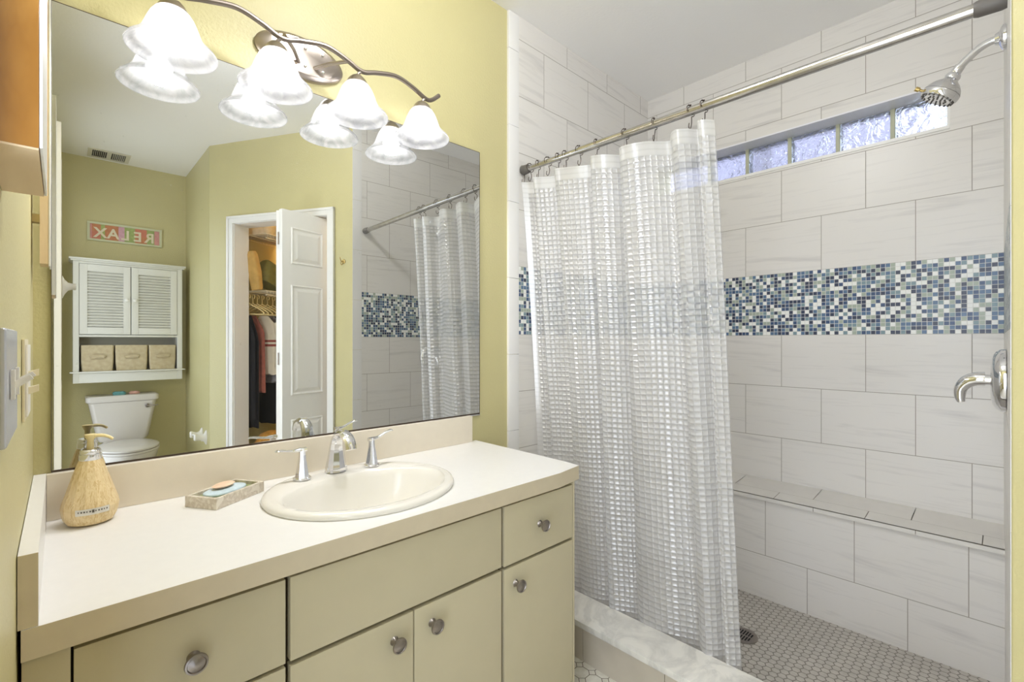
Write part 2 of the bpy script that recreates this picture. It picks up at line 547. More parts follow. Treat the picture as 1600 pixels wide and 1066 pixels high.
    def build(self, name, mat, parent=None, sharp=35, origin=None):
        me = bpy.data.meshes.new(name)
        if origin is not None:
            for v in self.bm.verts: v.co -= Vector(origin)
        self.bm.normal_update()
        for e in self.bm.edges:
            if len(e.link_faces) == 2:
                try: ang = e.calc_face_angle()
                except ValueError: ang = 0
                e.smooth = ang < math.radians(sharp)
        for f in self.bm.faces: f.smooth = True
        self.bm.to_mesh(me); self.bm.free()
        if self.mats:
            for k in self.mats: me.materials.append(M[k])
        else: me.materials.append(M[mat])
        o = bpy.data.objects.new(name, me)
        COL.objects.link(o)
        if parent is not None: o.parent = parent
        if origin is not None: o.location = origin
        return o

def thing(name, label, cat, loc=(0, 0, 0), group=None, rz=0.0):
    o = bpy.data.objects.new(name, None)
    o.empty_display_size = 0.05
    COL.objects.link(o)
    o.location = loc
    o.rotation_euler = (0, 0, rz)
    o['label'] = label; o['category'] = cat
    if group: o['group'] = group
    return o
def tag(o, label, cat, group=None):
    o['label'] = label; o['category'] = cat
    if group: o['group'] = group
    return o
def struct(o):
    o['kind'] = 'structure'
    return o
def dup(root, loc, label=None, rz=None):
    r = root.copy(); COL.objects.link(r); r.location = loc
    if rz is not None: r.rotation_euler = (0, 0, rz)
    if label: r['label'] = label
    for ch in list(root.children):
        c = ch.copy(); COL.objects.link(c); c.parent = r
        for g in list(ch.children):
            d = g.copy(); COL.objects.link(d); d.parent = c
    return r
def catmull(P, n=8):
    P = [Vector(p) for p in P]
    out = []
    for i in range(len(P) - 1):
        p0 = P[max(i - 1, 0)]; p1 = P[i]; p2 = P[i + 1]; p3 = P[min(i + 2, len(P) - 1)]
        for k in range(n):
            t = k / n
            out.append(0.5 * ((2 * p1) + (-p0 + p2) * t + (2 * p0 - 5 * p1 + 4 * p2 - p3) * t * t + (-p0 + 3 * p1 - 3 * p2 + p3) * t ** 3))
    out.append(P[-1])
    return out

# ================================================================== SETTING
HC = 2.447       # ceiling
ZS = 0.089       # shower floor
XB = 2.34        # tiled back wall of the shower
SQ3 = math.sqrt(3) / 2
PW = (1.306, -1.3605)          # end of the shower side wall, start of the slanted wall
def AW(s, n=0.0):              # point on the slanted wall: s along it away from the shower, n into the closet
    return (PW[0] - 0.5 * s + SQ3 * n, PW[1] - SQ3 * s - 0.5 * n)

struct(B().box(-0.12, 2.60, 0.0, 0.12, 0, HC + .06).build('wall_mirror_side', 'wall_paint'))
b = B(); b.box(-0.12, 0, -.875, 0, 0, HC + .06); b.box(-0.12, 0, -1.425, -.875, 2.09, HC + .06); b.box(-0.12, 0, -2.15, -1.425, 0, HC + .06); b.box(-0.12, 0, -2.80, -2.15, 2.09, HC + .06); b.box(-0.12, 0, -3.25, -2.80, 0, HC + .06)  # two unseen doorways, added as openings for the fill lights
struct(b.build('wall_left', 'wall_paint'))
struct(B().box(-0.12, 0.86, -3.25, -3.13, 0, HC + .06).build('wall_toilet_side', 'wall_paint'))
struct(B().prism([(0.756, -3.13), (0.756, -2.32), (0.80, -2.30), (0.80, -3.13)], 'z', 0, HC + .06).build('wall_alcove_side', 'wall_paint'))
# slanted wall with the closet opening
S0, S1, ZO = 0.1765, 0.890, 1.912
def slab(b, s0, s1, n0, n1, z0, z1, m=None):
    b.prism([AW(s0, n0), AW(s1, n0), AW(s1, n1), AW(s0, n1)], 'z', z0, z1, m)
b = B()
slab(b, 0.0, S0 - .012, 0, .11, 0, HC + .06); slab(b, S1 + .012, 1.10, 0, .11, 0, HC + .06); slab(b, S0 - .012, S1 + .012, 0, .11, ZO + .012, HC + .06)
struct(b.build('wall_slanted', 'wall_paint'))
# jamb lining and casing of the closet opening
b = B()
slab(b, S0 - .012, S0, -.003, .113, FZ, ZO); slab(b, S1, S1 + .012, -.003, .113, FZ, ZO); slab(b, S0 - .012, S1 + .012, -.003, .113, ZO, ZO + .012)
def casing(b, s0, s1, z0, z1):
    slab(b, s0, s1, -.014, 0, z0, z1)
w = .047
casing(b, S0 - w - .004, S0 - .004, FZ, ZO + .004); casing(b, S1 + .004, S1 + w + .004, FZ, ZO + .004); casing(b, S0 - w - .004, S1 + w + .004, ZO + .004, ZO + w)
slab(b, S0 - w - .004, S0 - w + .010, -.019, 0, FZ, ZO + w); slab(b, S1 + w - .010, S1 + w + .004, -.019, 0, FZ, ZO + w); slab(b, S0 - w - .004, S1 + w + .004, -.019, 0, ZO + w - .012, ZO + w + .002)
struct(b.build('trim_closet_casing', 'white_trim'))
# closet room behind the slanted wall
b = B()
slab(b, 1.06, 1.10, .11, 1.10, 0, HC)
struct(b.build('wall_closet_side', 'wall_paint'))
b = B(); slab(b, -.42, 1.10, 1.10, 1.14, 0, HC)
struct(b.build('wall_closet_back', 'wall_paint'))

struct(B().box(-0.12, 2.60, -3.25, 0.12, HC, HC + .08).build('ceiling', 'ceiling_paint'))
b = B(); b.box(-0.12, 1.33, -1.36, 0.0, FZ - .12, FZ); b.box(-0.12, 2.60, -3.25, -1.36, FZ - .12, FZ)
struct(b.build('floor', 'octagon_floor'))

# shower: tiled walls
def tiled(b, A, Bp, z0, z1, m, uoff, voff):
    """upright quad from plan point A to Bp with metric UVs"""
    L = math.hypot(Bp[0] - A[0], Bp[1] - A[1])
    b.quad([(A[0], A[1], z0), (Bp[0], Bp[1], z0), (Bp[0], Bp[1], z1), (A[0], A[1], z1)], m,
           [(uoff, z0 - voff), (uoff + L, z0 - voff), (uoff + L, z1 - voff), (uoff, z1 - voff)])
def tiled_wall(b, A, Bp, uoff, z0=ZS - .02, z1=HC):
    if z0 < 1.177: tiled(b, A, Bp, z0, 1.177, 'shower_tile', uoff, 1.177)
    tiled(b, A, Bp, max(z0, 1.177), 1.449, 'glass_mosaic', uoff, 1.177)
    tiled(b, A, Bp, 1.449, z1, 'shower_tile', uoff, 1.449)
YW0, YW1 = -1.346, -1.3605      # shower side wall, at the back and at the opening
WY0, WY1, WZ0, WZ1 = -0.06, -1.211, 1.913, 2.078   # window opening
b = B()
def back_piece(y0, y1, z0, z1, m, vo):
    tiled(b, (XB, y0), (XB, y1), z0, z1, m, -y0 - .666, vo)
back_piece(-.009, -1.36, ZS - .02, 1.177, 'shower_tile', 1.177)
back_piece(-.009, -1.36, 1.177, 1.449, 'glass_mosaic', 1.177)
back_piece(-.009, -1.36, 1.449, WZ0, 'shower_tile', 1.449)
back_piece(-.009, -1.36, WZ1, HC, 'shower_tile', 1.449)
back_piece(-.009, WY0, WZ0, WZ1, 'shower_tile', 1.449)
back_piece(WY1, -1.36, WZ0, WZ1, 'shower_tile', 1.449)
for (y0, y1, z0, z1) in ((-.0, -1.40, -.1, WZ0 - .001), (-.0, -1.40, WZ1 + .001, HC + .06), (0, WY0 + .001, WZ0, WZ1), (WY1 - .001, -1.40, WZ0, WZ1)):
    b.box(XB + .002, XB + .16, min(y0, y1), max(y0, y1), z0, z1, 'wall_paint')
struct(b.build('wall_shower_back', 'shower_tile'))
b = B()
tiled_wall(b, (1.362, -.010), (XB, -.010), 1.362 - 1.51 + .0)
b.box(1.362, XB, -.0095, 0, ZS - .02, HC, 'shower_tile')
struct(b.build('wall_shower_left', 'shower_tile'))
b = B()
tiled_wall(b, (XB, YW0), (1.362, YW1), 0.11)
b.prism([(1.307, -1.3612), (XB + .1, -1.3478), (XB + .1, -1.5), (1.25, -1.5)], 'z', -.1, HC + .06, 'wall_paint')
struct(b.build('wall_shower_right', 'shower_tile'))
# bullnose columns at the shower opening
def border(name, A, Bp, thick):
    b = B()
    L = math.hypot(Bp[0] - A[0], Bp[1] - A[1])
    z = 2.351 + .147
    k = 0
    dy = thick
    zz = HC
    cuts = [HC] + [2.30 - .2015 * k * 1.49 for k in range(0, 8)]
    cuts = [c for c in cuts if c > ZS] + [ZS]
    for z1, z0 in zip(cuts, cuts[1:]):
        x0, x1 = A[0], Bp[0]; y0, y1 = A[1], Bp[1]
        sgn = -1 if thick < 0 else 1
        pts = [(x0, y0), (x0, y0 + dy), (x0 + .004, y0 + dy * 1.25), (x1 - .0006, y1 + dy * 1.25), (x1 - .0006, y1)]
        b.prism(pts, 'z', z0 + .0007, z1 - .0007, 'white_glaze')
    return struct(b.build(name, 'white_glaze'))
plain('white_glaze', srgb(226, 225, 224), 0.15)
border('trim_shower_left', (1.307, 0.0), (1.362, 0.0), -.0090)
border('trim_shower_right', (1.303, -1.3605), (1.362, -1.3605), .0010)

# window: recess lining, sill, glass blocks
b = B()
XG = 2.435
b.box(XB - .004, XG, WY1, WY0, WZ0 - .002, WZ0 + .010, 'white_trim')           # sill
b.box(XB - .001, XG, WY1, WY0, WZ1 - .006, WZ1, 'window_soffit')
b.box(XB - .001, XG, WY1 - .002, WY1 + .006, WZ0, WZ1, 'white_trim')
plain('window_soffit', srgb(236, 236, 242), 0.06)
struct(b.build('window_1', 'white_trim'))
win = bpy.data.objects['window_1']
ys = [-.115, -.305, -.489, -.672, -.856, -1.039, -1.205]
for k in range(len(ys) - 1):
    g = B().box(XG - .004, XG + .075, ys[k + 1] + .008, ys[k] - .008, WZ0 + .011, WZ1 - .007, None, .010, 3)
    o = g.build('glass_block', 'glass_block', win)
    fr = B()
    fr.box(XG - .006, XG + .05, ys[k + 1] - .0075, ys[k + 1] + .0075, WZ0 + .010, WZ1 - .006, None, .002)
    if k < len(ys) - 2: fr.build('mullion', 'mortar_pale', win)
    else: fr.bm.free()
# what stands outside, seen through the blocks
plain('stucco_lavender', srgb(160, 156, 172), 0.9, var=0.25, scale=4)
plain('eave_gray', srgb(150, 150, 162), 0.8)
plain('bark_dark', srgb(62, 56, 50), 0.9, var=0.4, scale=9)
hs = thing('neighbor_house', 'lavender-grey neighbouring house wall blurred through the glass blocks', 'building', (5.6, 1.5, 0))
B().box(-.4, .4, -2.35, 4.0, 0, 4.6).build('facade', 'stucco_lavender', hs)
b = B(); b.box(-.75, .4, -2.45, 4.2, 4.6, 4.75); b.build('eave', 'eave_gray', hs)
tr = B().sweep([(0, 0, 0), (.05, .02, 1.5), (0, .0, 3.4)], [.10, .08, .05], 12).build('palm_trunk', 'bark_dark')
tr.location = (4.3, .06, 0); tag(tr, 'dark trunk seen through the second glass block', 'tree trunk')
struct(B().box(2.9, 9.0, -6, 5, -.3, 0).build('ground_outside', 'outside_ground'))

# shower floor, curb, bench
struct(B().box(1.36, XB + .02, -1.37, 0.0, ZS - .05, ZS).build('floor_shower', 'hex_mosaic'))
b = B()
for y0, y1 in ((-.36, -.002), (-.66, -.362), (-.96, -.662), (-1.26, -.962), (-1.36, -1.262)):
    b.box(1.322, 1.45, y0, y1, FZ, .186, 'curb_tile')
plain('curb_tile', srgb(196, 188, 174), 0.3, var=0.05, scale=12)
b.box(1.308, 1.458, -1.358, -.011, .183, .203, 'curb_marble', .003)
struct(b.build('trim_shower_curb', 'curb_marble'))
b = B()
tiled(b, (2.14, -.010), (2.14, -1.36), ZS - .02, .494, 'shower_tile', -.0 - .666 + .01 + .0, .494)
b.box(2.1405, XB, -1.36, -.011, 0, .505, 'curb_tile')
edge = -.011
rnd = random.Random(3)
# sloping top in two rows of slabs, lip strip in front
def topq(y0, y1, t0, t1, dz=0.0):
    def P(t, y): return (2.34 + (2.128 - 2.34) * t, y, .532 + (.513 - .532) * t + dz)
    b.quad([P(t0, y0), P(t1, y0), P(t1, y1), P(t0, y1)], 'bench_tile', None)
plain('bench_tile', srgb(218, 215, 210), 0.25, var=0.03, scale=14)
plain('grout_dark', srgb(120, 112, 104), 0.8)
yy = [-.011, -.22, -.52, -.82, -1.12, -1.36]
for a, c in zip(yy, yy[1:]): topq(a - .0012, c + .0012, .0, .62)
yy = [-.011, -.10, -.40, -.70, -1.0, -1.30, -1.36]
for a, c in zip(yy, yy[1:]):
    topq(a - .0012, c + .0012, .64, 1.0, .0012)
b.box(2.13, XB, -1.36, -.011, .4995, .5115, 'grout_dark')
yy = [-.011, -.24, -.54, -.84, -1.14, -1.36]
for a, c in zip(yy, yy[1:]): b.box(2.126, 2.14, c + .001, a - .001, .4965, .511, 'bench_tile')
struct(b.build('trim_shower_bench', 'bench_tile'))

# baseboards
b = B(); slab(b, S1 + w + .006, 1.10, -.012, 0, FZ, FZ + .08); struct(b.build('baseboard_slanted', 'white_trim'))
struct(B().box(0.0, 0.756, -3.13, -3.118, FZ, FZ + .08).build('baseboard_toilet_side', 'white_trim'))

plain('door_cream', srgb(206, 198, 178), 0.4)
# entry door leaf standing open flat along the left wall behind the camera
b = B()
b.box(.020, .043, -2.12, -1.44, FZ + .01, 2.085, None, .002)
for z0, z1 in ((.25, .95), (1.10, 1.95)):
    for y0, y1 in ((-2.04, -1.81), (-1.75, -1.52)):
        b.box(.043, .045, y0, y1, z0, z1, None, .001)
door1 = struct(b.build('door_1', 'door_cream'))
b = B(); b.box(-.12, .004, -1.436, -1.425, FZ, 2.10); b.build('hinge_jamb', 'door_cream', door1)

# ================================================================== MIRROR
mt = thing('wall_mirror', 'large frameless wall mirror above the sink counter, reflecting toilet and closet', 'mirror', (.594, 0, .878))
OX, OZ = .594, .878
B().box(.027 - OX, 1.162 - OX, -.006, -.0005, 0.004, .970).build('mirror_pane', 'mirror_glass', mt)
b = B(); b.box(.027 - OX, 1.162 - OX, -.0085, -.0005, -.001, .0035, 'chrome'); b.box(.027 - OX, 1.162 - OX, -.0078, -.006, .0035, .0075, 'dark_metal')
b.build('bottom_channel', 'chrome', mt)
b = B(); b.box(1.162 - OX, 1.1633 - OX, -.0065, -.0005, .004, .970); b.box(.0262 - OX, .0270 - OX, -.0065, -.0005, .004, .970); b.box(.027 - OX, 1.1625 - OX, -.0065, -.0005, .970, .9712)
b.build('edge', 'dark_metal', mt)

# ================================================================== VANITY
CT = .786
van = thing('vanity_cabinet', 'long beige laminate vanity cabinet under the white countertop', 'cabinet', (.56, -.25, FZ))
VO = (.56, -.25, FZ)
def VB(x0, x1, y0, y1, z0, z1, m=None, bev=0.0, b=None):
    b = b or B()
    return b.box(x0 - VO[0], x1 - VO[0], y0 - VO[1], y1 - VO[1], z0 - VO[2], z1 - VO[2], m, bev)
b = B()
VB(.004, 1.112, -.468, -.462, .155, .7455, 'dark_gap', 0, b)
VB(.004, .020, -.462, -.004, .155, .7455, 'cabinet_laminate', 0, b)
VB(.020, 1.112, -.462, -.004, .155, .170, 'cabinet_laminate', 0, b)
VB(.020, 1.112, -.012, -.004, .170, .7455, 'cabinet_laminate', 0, b)
VB(.004, .050, -.488, -.468, .155, .7455, 'cabinet_laminate', .001, b)
VB(1.1125, 1.1195, -.488, -.002, FZ, .7455, 'cabinet_laminate', .001, b)
VB(.004, 1.112, -.42, -.40, FZ, .155, 'cabinet_laminate', 0, b)
b.build('body', 'cabinet_laminate', van)
def knob(parent, x, z, big=1.0):
    prof = [(0.0, .0), (.0095, .0), (.0075, .003), (.0055, .008), (.0055, .013), (.0085, .0165), (.0145, .0185), (.0160, .0215), (.0152, .0245), (.0128, .0252), (.0118, .0235), (.0085, .0243), (.0045, .0262), (0.0, .0268)]
    prof = [(r * big, h * big) for r, h in prof]
    o = B().lathe(prof, (x - VO[0], -.4875 - VO[1], z - VO[2]), 28, None, (0, -1, 0)).build('knob', 'pewter', parent)
    return o
def front(name, x0, x1, z0, z1, kn=None, label=None):
    o = VB(x0, x1, -.4875, -.4685, z0, z1, None, .0012).build(name, 'cabinet_laminate', van)
    if label: o['label'] = label
    if kn: knob(o, *kn)
    return o
front('drawer', .053, .324, .588, .7345, (.189, .662))
front('drawer', .053, .324, .440, .581, (.189, .51))
front('drawer', .053, .324, .170, .433, (.189, .30))
front('false_drawer_front', .332, .833, .588, .7355)
front('door', .332, .5805, .170, .579, (.536, .535))
front('door', .5835, .833, .170, .579, (.628, .535))
front('drawer', .8425, 1.1105, .585, .7355, (.973, .660))
front('door', .8425, 1.1105, .170, .577, (.882, .532))

ctp = thing('countertop', 'white laminate countertop with beige backsplash below the mirror', 'countertop', (.57, -.25, CT - .04))
b = B()
rc = .035
pts = [(.004 - .57, 0.248), (.004 - .57, -.252)]
for k in range(7):
    a = -PI / 2 + k * PI / 12
    pts.append((1.147 - rc - .57 + rc * math.cos(a), -.252 + rc + rc * math.sin(a)))
pts.append((1.147 - .57, 0.248))
# slab with a hole for the basin: outer outline, inner ellipse
SCX, SCY = .583, -.258
SA, SB = .228, .205
def counter_top():
    bm = b.bm
    im = b.mi('laminate'); ie = b.mi('edge_laminate')
    n = 64
    hole = [(SCX - .57 + (SA - .012) * math.cos(2 * PI * k / n), SCY + .25 + (SB - .012) * math.sin(2 * PI * k / n)) for k in range(n)]
    outer = []
    # outer outline sampled by the same angles
    x0, x1, y0, y1 = .004 - .57, 1.147 - .57, -.252, .248
    cx, cy = SCX - .57, SCY + .25
    for k in range(n):
        a = 2 * PI * k / n
        dx, dy = math.cos(a), math.sin(a)
        ts = []
        if dx > 1e-6: ts.append((x1 - cx) / dx)
        if dx < -1e-6: ts.append((x0 - cx) / dx)
        if dy > 1e-6: ts.append((y1 - cy) / dy)
        if dy < -1e-6: ts.append((y0 - cy) / dy)
        t = min(ts)
        outer.append([cx + t * dx, cy + t * dy])
    # snap the nearest samples onto the corners; round the front right one
    ci = {}
    for (qx, qy) in ((x0, y0), (x0, y1), (x1, y1)):
        j = min(range(n), key=lambda i: (outer[i][0] - qx) ** 2 + (outer[i][1] - qy) ** 2)
        outer[j] = [qx, qy]
    for p in outer:
        ex, ey = p[0] - (x1 - rc), p[1] - (y0 + rc)
        if ex > 0 and ey < 0:
            l = math.hypot(ex, ey)
            p[0] = x1 - rc + ex / l * rc; p[1] = y0 + rc + ey / l * rc
    # extra resolution on the round corner
    full = []
    for i in range(n):
        full.append(outer[i])
    top_o = [bm.verts.new((p[0], p[1], .04)) for p in full]
    top_i = [bm.verts.new((p[0], p[1], .04)) for p in hole]
    bot_o = [bm.verts.new((p[0], p[1], .0)) for p in full]
    bot_i = [bm.verts.new((p[0], p[1], .0)) for p in hole]
    for k in range(n):
        j = (k + 1) % n
        for q, mi in (((top_i[k], top_o[k], top_o[j], top_i[j]), im), ((bot_i[j], bot_o[j], bot_o[k], bot_i[k]), ie),
                      ((top_o[k], bot_o[k], bot_o[j], top_o[j]), ie), ((top_i[j], bot_i[j], bot_i[k], top_i[k]), im)):
            f = bm.faces.new(q); f.material_index = mi
counter_top()
b.build('worktop', 'laminate', ctp, 60)
B().box(.020 - .57, 1.118 - .57, .23, .249, .0405, .134, None, .0008).build('backsplash', 'splash_laminate', ctp)
b = B(); b.box(.001 - .57, .0195 - .57, -.250, .249, .0405, .134, 'laminate')
b.box(.001 - .57, .0196 - .57, -.2508, -.2500, .0405, .134, 'edge_laminate')
b.build('side_splash', 'laminate', ctp)

# ------------------------------------------------------------------ sink
snk = thing('bathroom_sink', 'oval white drop-in sink basin set in the countertop', 'sink', (SCX, SCY, CT))
def ell(cx, cy, a, bb, z, n=64, sq=2.0):
    r = []
    for k in range(n):
        t = 2 * PI * k / n
        c, s = math.cos(t), math.sin(t)
        r.append((cx + a * abs(c) ** (2 / sq) * (1 if c >= 0 else -1), cy + bb * abs(s) ** (2 / sq) * (1 if s >= 0 else -1), z))
    return r
IC = -.028   # the bowl sits towards the front
R = [ell(0, 0, SA - .002, SB - .002, .0004), ell(0, 0, SA, SB, .006), ell(0, 0, SA - .003, SB - .003, .012), ell(0, 0, SA - .012, SB - .012, .0145),
     ell(0, -.004, SA - .024, SB - .026, .0135), ell(.002, IC, .2, .143, .0125), ell(.002, IC, .196, .139, .009), ell(.002, IC, .188, .131, -.005), ell(.002, IC, .170, .117, -.040),
     ell(.002, IC, .135, .092, -.085), ell(.002, IC, .09, .06, -.112), ell(.002, IC, .03, .025, -.122), ell(.002, IC, .022, .020, -.126)]
B().loft(R, None, (False, True)).build('basin', 'porcelain', snk, 50)
B().lathe([(0, .0), (.021, .0), (.021, .003), (.016, .004), (.015, .001), (0, .001)], (.002, IC, -.1255), 24).build('drain_ring', 'chrome', snk)

# ------------------------------------------------------------------ faucet
FX, FY, FZ0 = .578, -.106, .8005
fau = thing('faucet', 'chrome arched faucet with two lever handles behind the basin', 'faucet', (FX, FY, FZ0))
b = B()
path = [(0, 0, 0), (0, 0, .012), (0, -.001, .035), (0, -.002, .060), (0, -.006, .080), (0, -.016, .096), (0, -.032, .1055), (0, -.052, .1065), (0, -.070, .100), (0, -.083, .088), (0, -.090, .072)]
rad = [(.030, .025), (.0285, .0235), (.0235, .019), (.0195, .0155), (.0175, .0135), (.0165, .0115), (.0160, .0105), (.0158, .0100), (.0156, .0098), (.0152, .0095), (.0150, .0092)]
cp = catmull([p for p in path], 4)
def lerp_list(L, n):
    out = []
    for i in range(len(L) - 1):
        for k in range(n):
            t = k / n
            out.append(tuple(a * (1 - t) + c * t for a, c in zip(L[i], L[i + 1])))
    out.append(tuple(L[-1]))
    return out
b.sweep(cp, lerp_list(rad, 4), 10, None, (0, 1, 0), True, PI / 10)
b.build('spout', 'chrome', fau, 28)
def handle(dx, side, lift, label):
    b = B()
    c = (dx - FX, -.014, 0)
    b.lathe([(.0215, 0), (.0215, .004), (.0185, .0065)], c, 24)
    b.lathe([(.0175, .0065), (.0135, .030), (.0095, .055), (.0085, .066), (.0085, .078), (.0, .080)], c, 8)
    P = [(c[0] - side * .010, c[1], .074), (c[0] + side * .004, c[1], .0745), (c[0] + side * .020, c[1], .074 + lift * .25), (c[0] + side * .040, c[1], .0765 + lift * .75), (c[0] + side * .058, c[1], .0785 + lift), (c[0] + side * .064, c[1], .0765 + lift)]
    b.sweep(catmull(P, 5), lerp_list([(.008, .006), (.0085, .0055), (.006, .0035), (.006, .003), (.0075, .0028), (.005, .002)], 5), 10, None, (0, 0, 1))
    o = b.build('handle', 'chrome', fau, 30)
handle(.484, -1, .001, '')
handle(.674, 1, .014, '')

# ------------------------------------------------------------------ soap bottle and dish
bx, by = .084, -.079
sp = thing('soap_dispenser', 'pale wood-grain soap pump bottle at the left end of the counter', 'soap bottle', (bx, by, CT))
prof = [(0, .001), (.030, .001), (.0365, .004), (.041, .012), (.0440, .024), (.0452, .034), (.0435, .044), (.0385, .060), (.0315, .084), (.0250, .105), (.0195, .122), (.0175, .126), (0, .126)]
B().lathe(prof, (0, 0, 0), 14).build('bottle', 'bottle_wood', sp, 12)
B().lathe([(0, .126), (.0172, .126), (.0176, .1275), (.0176, .1375), (.0160, .1385), (.0165, .140), (.0165, .1445), (.0145, .147), (0, .147)], (0, 0, 0), 28).build('collar', 'chrome', sp)
b = B()
b.lathe([(0, .147), (.0058, .147), (.0050, .165), (.0075, .169), (.0095, .1745), (.0095, .1765), (0, .178)], (0, 0, 0), 16)
b.sweep(catmull([(0, 0, .1725), (.015, -.006, .1735), (.026, -.010, .1705), (.034, -.013, .1645)], 4), lerp_list([(.005, .004), (.0045, .0035), (.0035, .003), (.0028, .0026)], 4), 10)
b.build('pump', 'cream_plastic', sp)
# paper label on the side facing the room, with its row of small marks
plain('label_paper', srgb(222, 218, 208), 0.5)
plain('label_ink', srgb(90, 84, 76), 0.6)
ta = math.atan2(CAMY - by, CAMX - bx) + .05
def rad_at(z):
    for (r0, z0), (r1, z1) in zip(prof, prof[1:]):
        if z0 <= z <= z1 and z1 > z0: return r0 + (r1 - r0) * (z - z0) / (z1 - z0)
    return .04
def label_strip(b, a0, a1, z0, z1, off, n=10):
    for k in range(n):
        q = []
        for a, z in ((a0 + (a1 - a0) * k / n, z0), (a0 + (a1 - a0) * (k + 1) / n, z0), (a0 + (a1 - a0) * (k + 1) / n, z1), (a0 + (a1 - a0) * k / n, z1)):
            r = rad_at(z) + off
            q.append((r * math.cos(a), r * math.sin(a), z))
        b.quad(q)
b = B(); label_strip(b, ta - .56, ta + .62, .026, .038, .0012); lb = b.build('paper_label', 'label_paper', sp)
b = B()
for k in range(11):
    if k == 5: continue
    a = ta - .46 + k * .094
    label_strip(b, a, a + (.05 if k % 3 else .035), .0315, .0345, .0016, 1)
label_strip(b, ta - .0, ta + .075, .0300, .0358, .0017, 2)
b.build('lettering', 'label_ink', lb)

dsh = thing('soap_dish', 'rectangular cream marble tray between soap bottle and sink', 'soap dish', (.318, -.109, CT + .0004), rz=math.atan2(.071, .114))
hx, hy = .0675, .0425
b = B()
b.box(-hx, hx, -hy, hy, 0, .008)
b.box(-hx, hx, -hy, -hy + .008, .008, .024); b.box(-hx, hx, hy - .008, hy, .008, .024)
b.box(-hx, -hx + .008, -hy + .008, hy - .008, .008, .024); b.box(hx - .008, hx, -hy + .008, hy - .008, .008, .024)
b.build('tray', 'dish_marble', dsh)
b = B(); b.box(-hx + .009, hx - .009, -hy + .009, hy - .009, .008, .017, None, .003); b.build('moss_lining', 'brush_sage', dsh)
sc_ = thing('seashell_soap', 'flat pale blue soap slab lying in the marble tray', 'soap', (.316, -.105, CT + .0175), rz=math.atan2(.071, .114))
o = B().loft([ell(0, 0, .046, .027, 0, 32, 2.4), ell(0, 0, .050, .030, .003, 32, 2.4), ell(0, 0, .049, .029, .0055, 32, 2.4), ell(0, 0, .040, .022, .0075, 32)]).build('slab', 'blue_wax', sc_)
ss = B().loft([ell(.002, .003, .012, .006, 0, 24), ell(.002, .003, .024, .014, .0035, 24), ell(.002, .003, .028, .017, .0065, 24), ell(.002, .003, .022, .012, .0095, 24), ell(.002, .003, .008, .004, .0105, 24)]).build('soap_bar', 'soap_pink')
ss.location = (.314, -.102, CT + .0252); ss.rotation_euler = (0, 0, math.atan2(.071, .114))
tag(ss, 'small peach oval soap on top of the blue soap in the tray', 'soap')

# ================================================================== VANITY LIGHT
LY = -.10
LX = [.205, .435, .655, .872]
LX = [.198, .418, .630, .840]
LX = [.205, .4166, .6283, .840]
vl = thing('vanity_light', 'brushed metal wall light with four frosted bell shades above the mirror', 'wall light', (.522, 0, 1.93))
VX, VZ = .522, 1.93
b = B()
b.loft([[(.118 * math.cos(2 * PI * k / 40) * s, y, .058 * math.sin(2 * PI * k / 40) * s + .003) for k in range(40)] for s, y in ((1, -.0005), (1, -.008), (.95, -.014), (.86, -.017), (.8, -.021))])
bp_ = b.build('backplate', 'brushed_nickel', vl)
for sx in (-1, 1):
    for sz in (-.022, .026):
        B().lathe([(0, 0), (.004, 0), (.0035, .004), (0, .005)], (sx * .024 + .03, -.021, sz), 12, None, (0, -1, 0)).build('screw', 'chrome', bp_)
bar = [(-.50, .020), (-.470, -.002), (-.430, .010), (-.36, .010), (-.322, -.015)]
pts = []
def wave(x0, x1):
    L = x1 - x0
    return [(x0, -.020), (x0 + .22 * L, -.006), (x0 + .52 * L, .008), (x0 + .78 * L, -.004)]
off = [x + .026 for x in LX]
P = [(off[0] - .055, .008), (off[0] - .03, -.016)]
for i in range(3): P += wave(off[i], off[i + 1])
P += [(off[3], -.022), (off[3] + .022, -.018), (off[3] + .050, .006)]
b = B(); b.sweep(catmull([(x - VX, LY, z) for x, z in P], 6), (.0064), 10, None, (0, 1, 0)); b.build('wavy_bar', 'bar_nickel', vl)
b = B()
for x0, x1, z1 in ((-.01, -.075, -.008), (.03, .10, -.004)):
    b.sweep([(x0, -.018, -.018), (x0 * .6 + x1 * .4, -.055, -.010), (x1, LY, z1)], .0048, 10)
b.build('arm', 'brushed_nickel', vl)
POINTS = []
for i, x in enumerate(LX):
    cx = x + .012 - VX
    tx = off[i] - VX
    b = B()
    b.sweep([(tx, LY, -.021), (cx + .004, LY, -.030), (cx, LY, -.040)], .004, 8, None, (0, 1, 0))
    b.lathe([(.0, -.036), (.008, -.036), (.016, -.041), (.024, -.050), (.030, -.062), (.028, -.064), (0, -.064)], (cx, LY, 0), 28)
    b.build('socket', 'brushed_nickel', vl)
    out = [(.027, -.060), (.032, -.064), (.040, -.076), (.046, -.090), (.051, -.104), (.056, -.116), (.063, -.126), (.073, -.136), (.0815, -.1435), (.0845, -.1485), (.0840, -.1515)]
    inn = [(.0815, -.1505), (.079, -.1445), (.071, -.138), (.0605, -.128), (.0535, -.118), (.0485, -.104), (.0435, -.090), (.0375, -.077), (.0295, -.067), (.022, -.063)]
    b = B(); b.lathe(out + inn, (cx, LY, 0), 48, None, (0, 0, 1), 1, 1, False); b.build('shade', 'alabaster_glass', vl, 50)
    B().lathe([(0, -.132), (.010, -.131), (.019, -.126), (.0255, -.116), (.027, -.106), (.024, -.094), (.015, -.080), (.012, -.066), (0, -.066)], (cx, LY, 0), 24).build('bulb', 'bulb_glow', vl)
    POINTS.append((x + .012, LY, VZ - .1400))
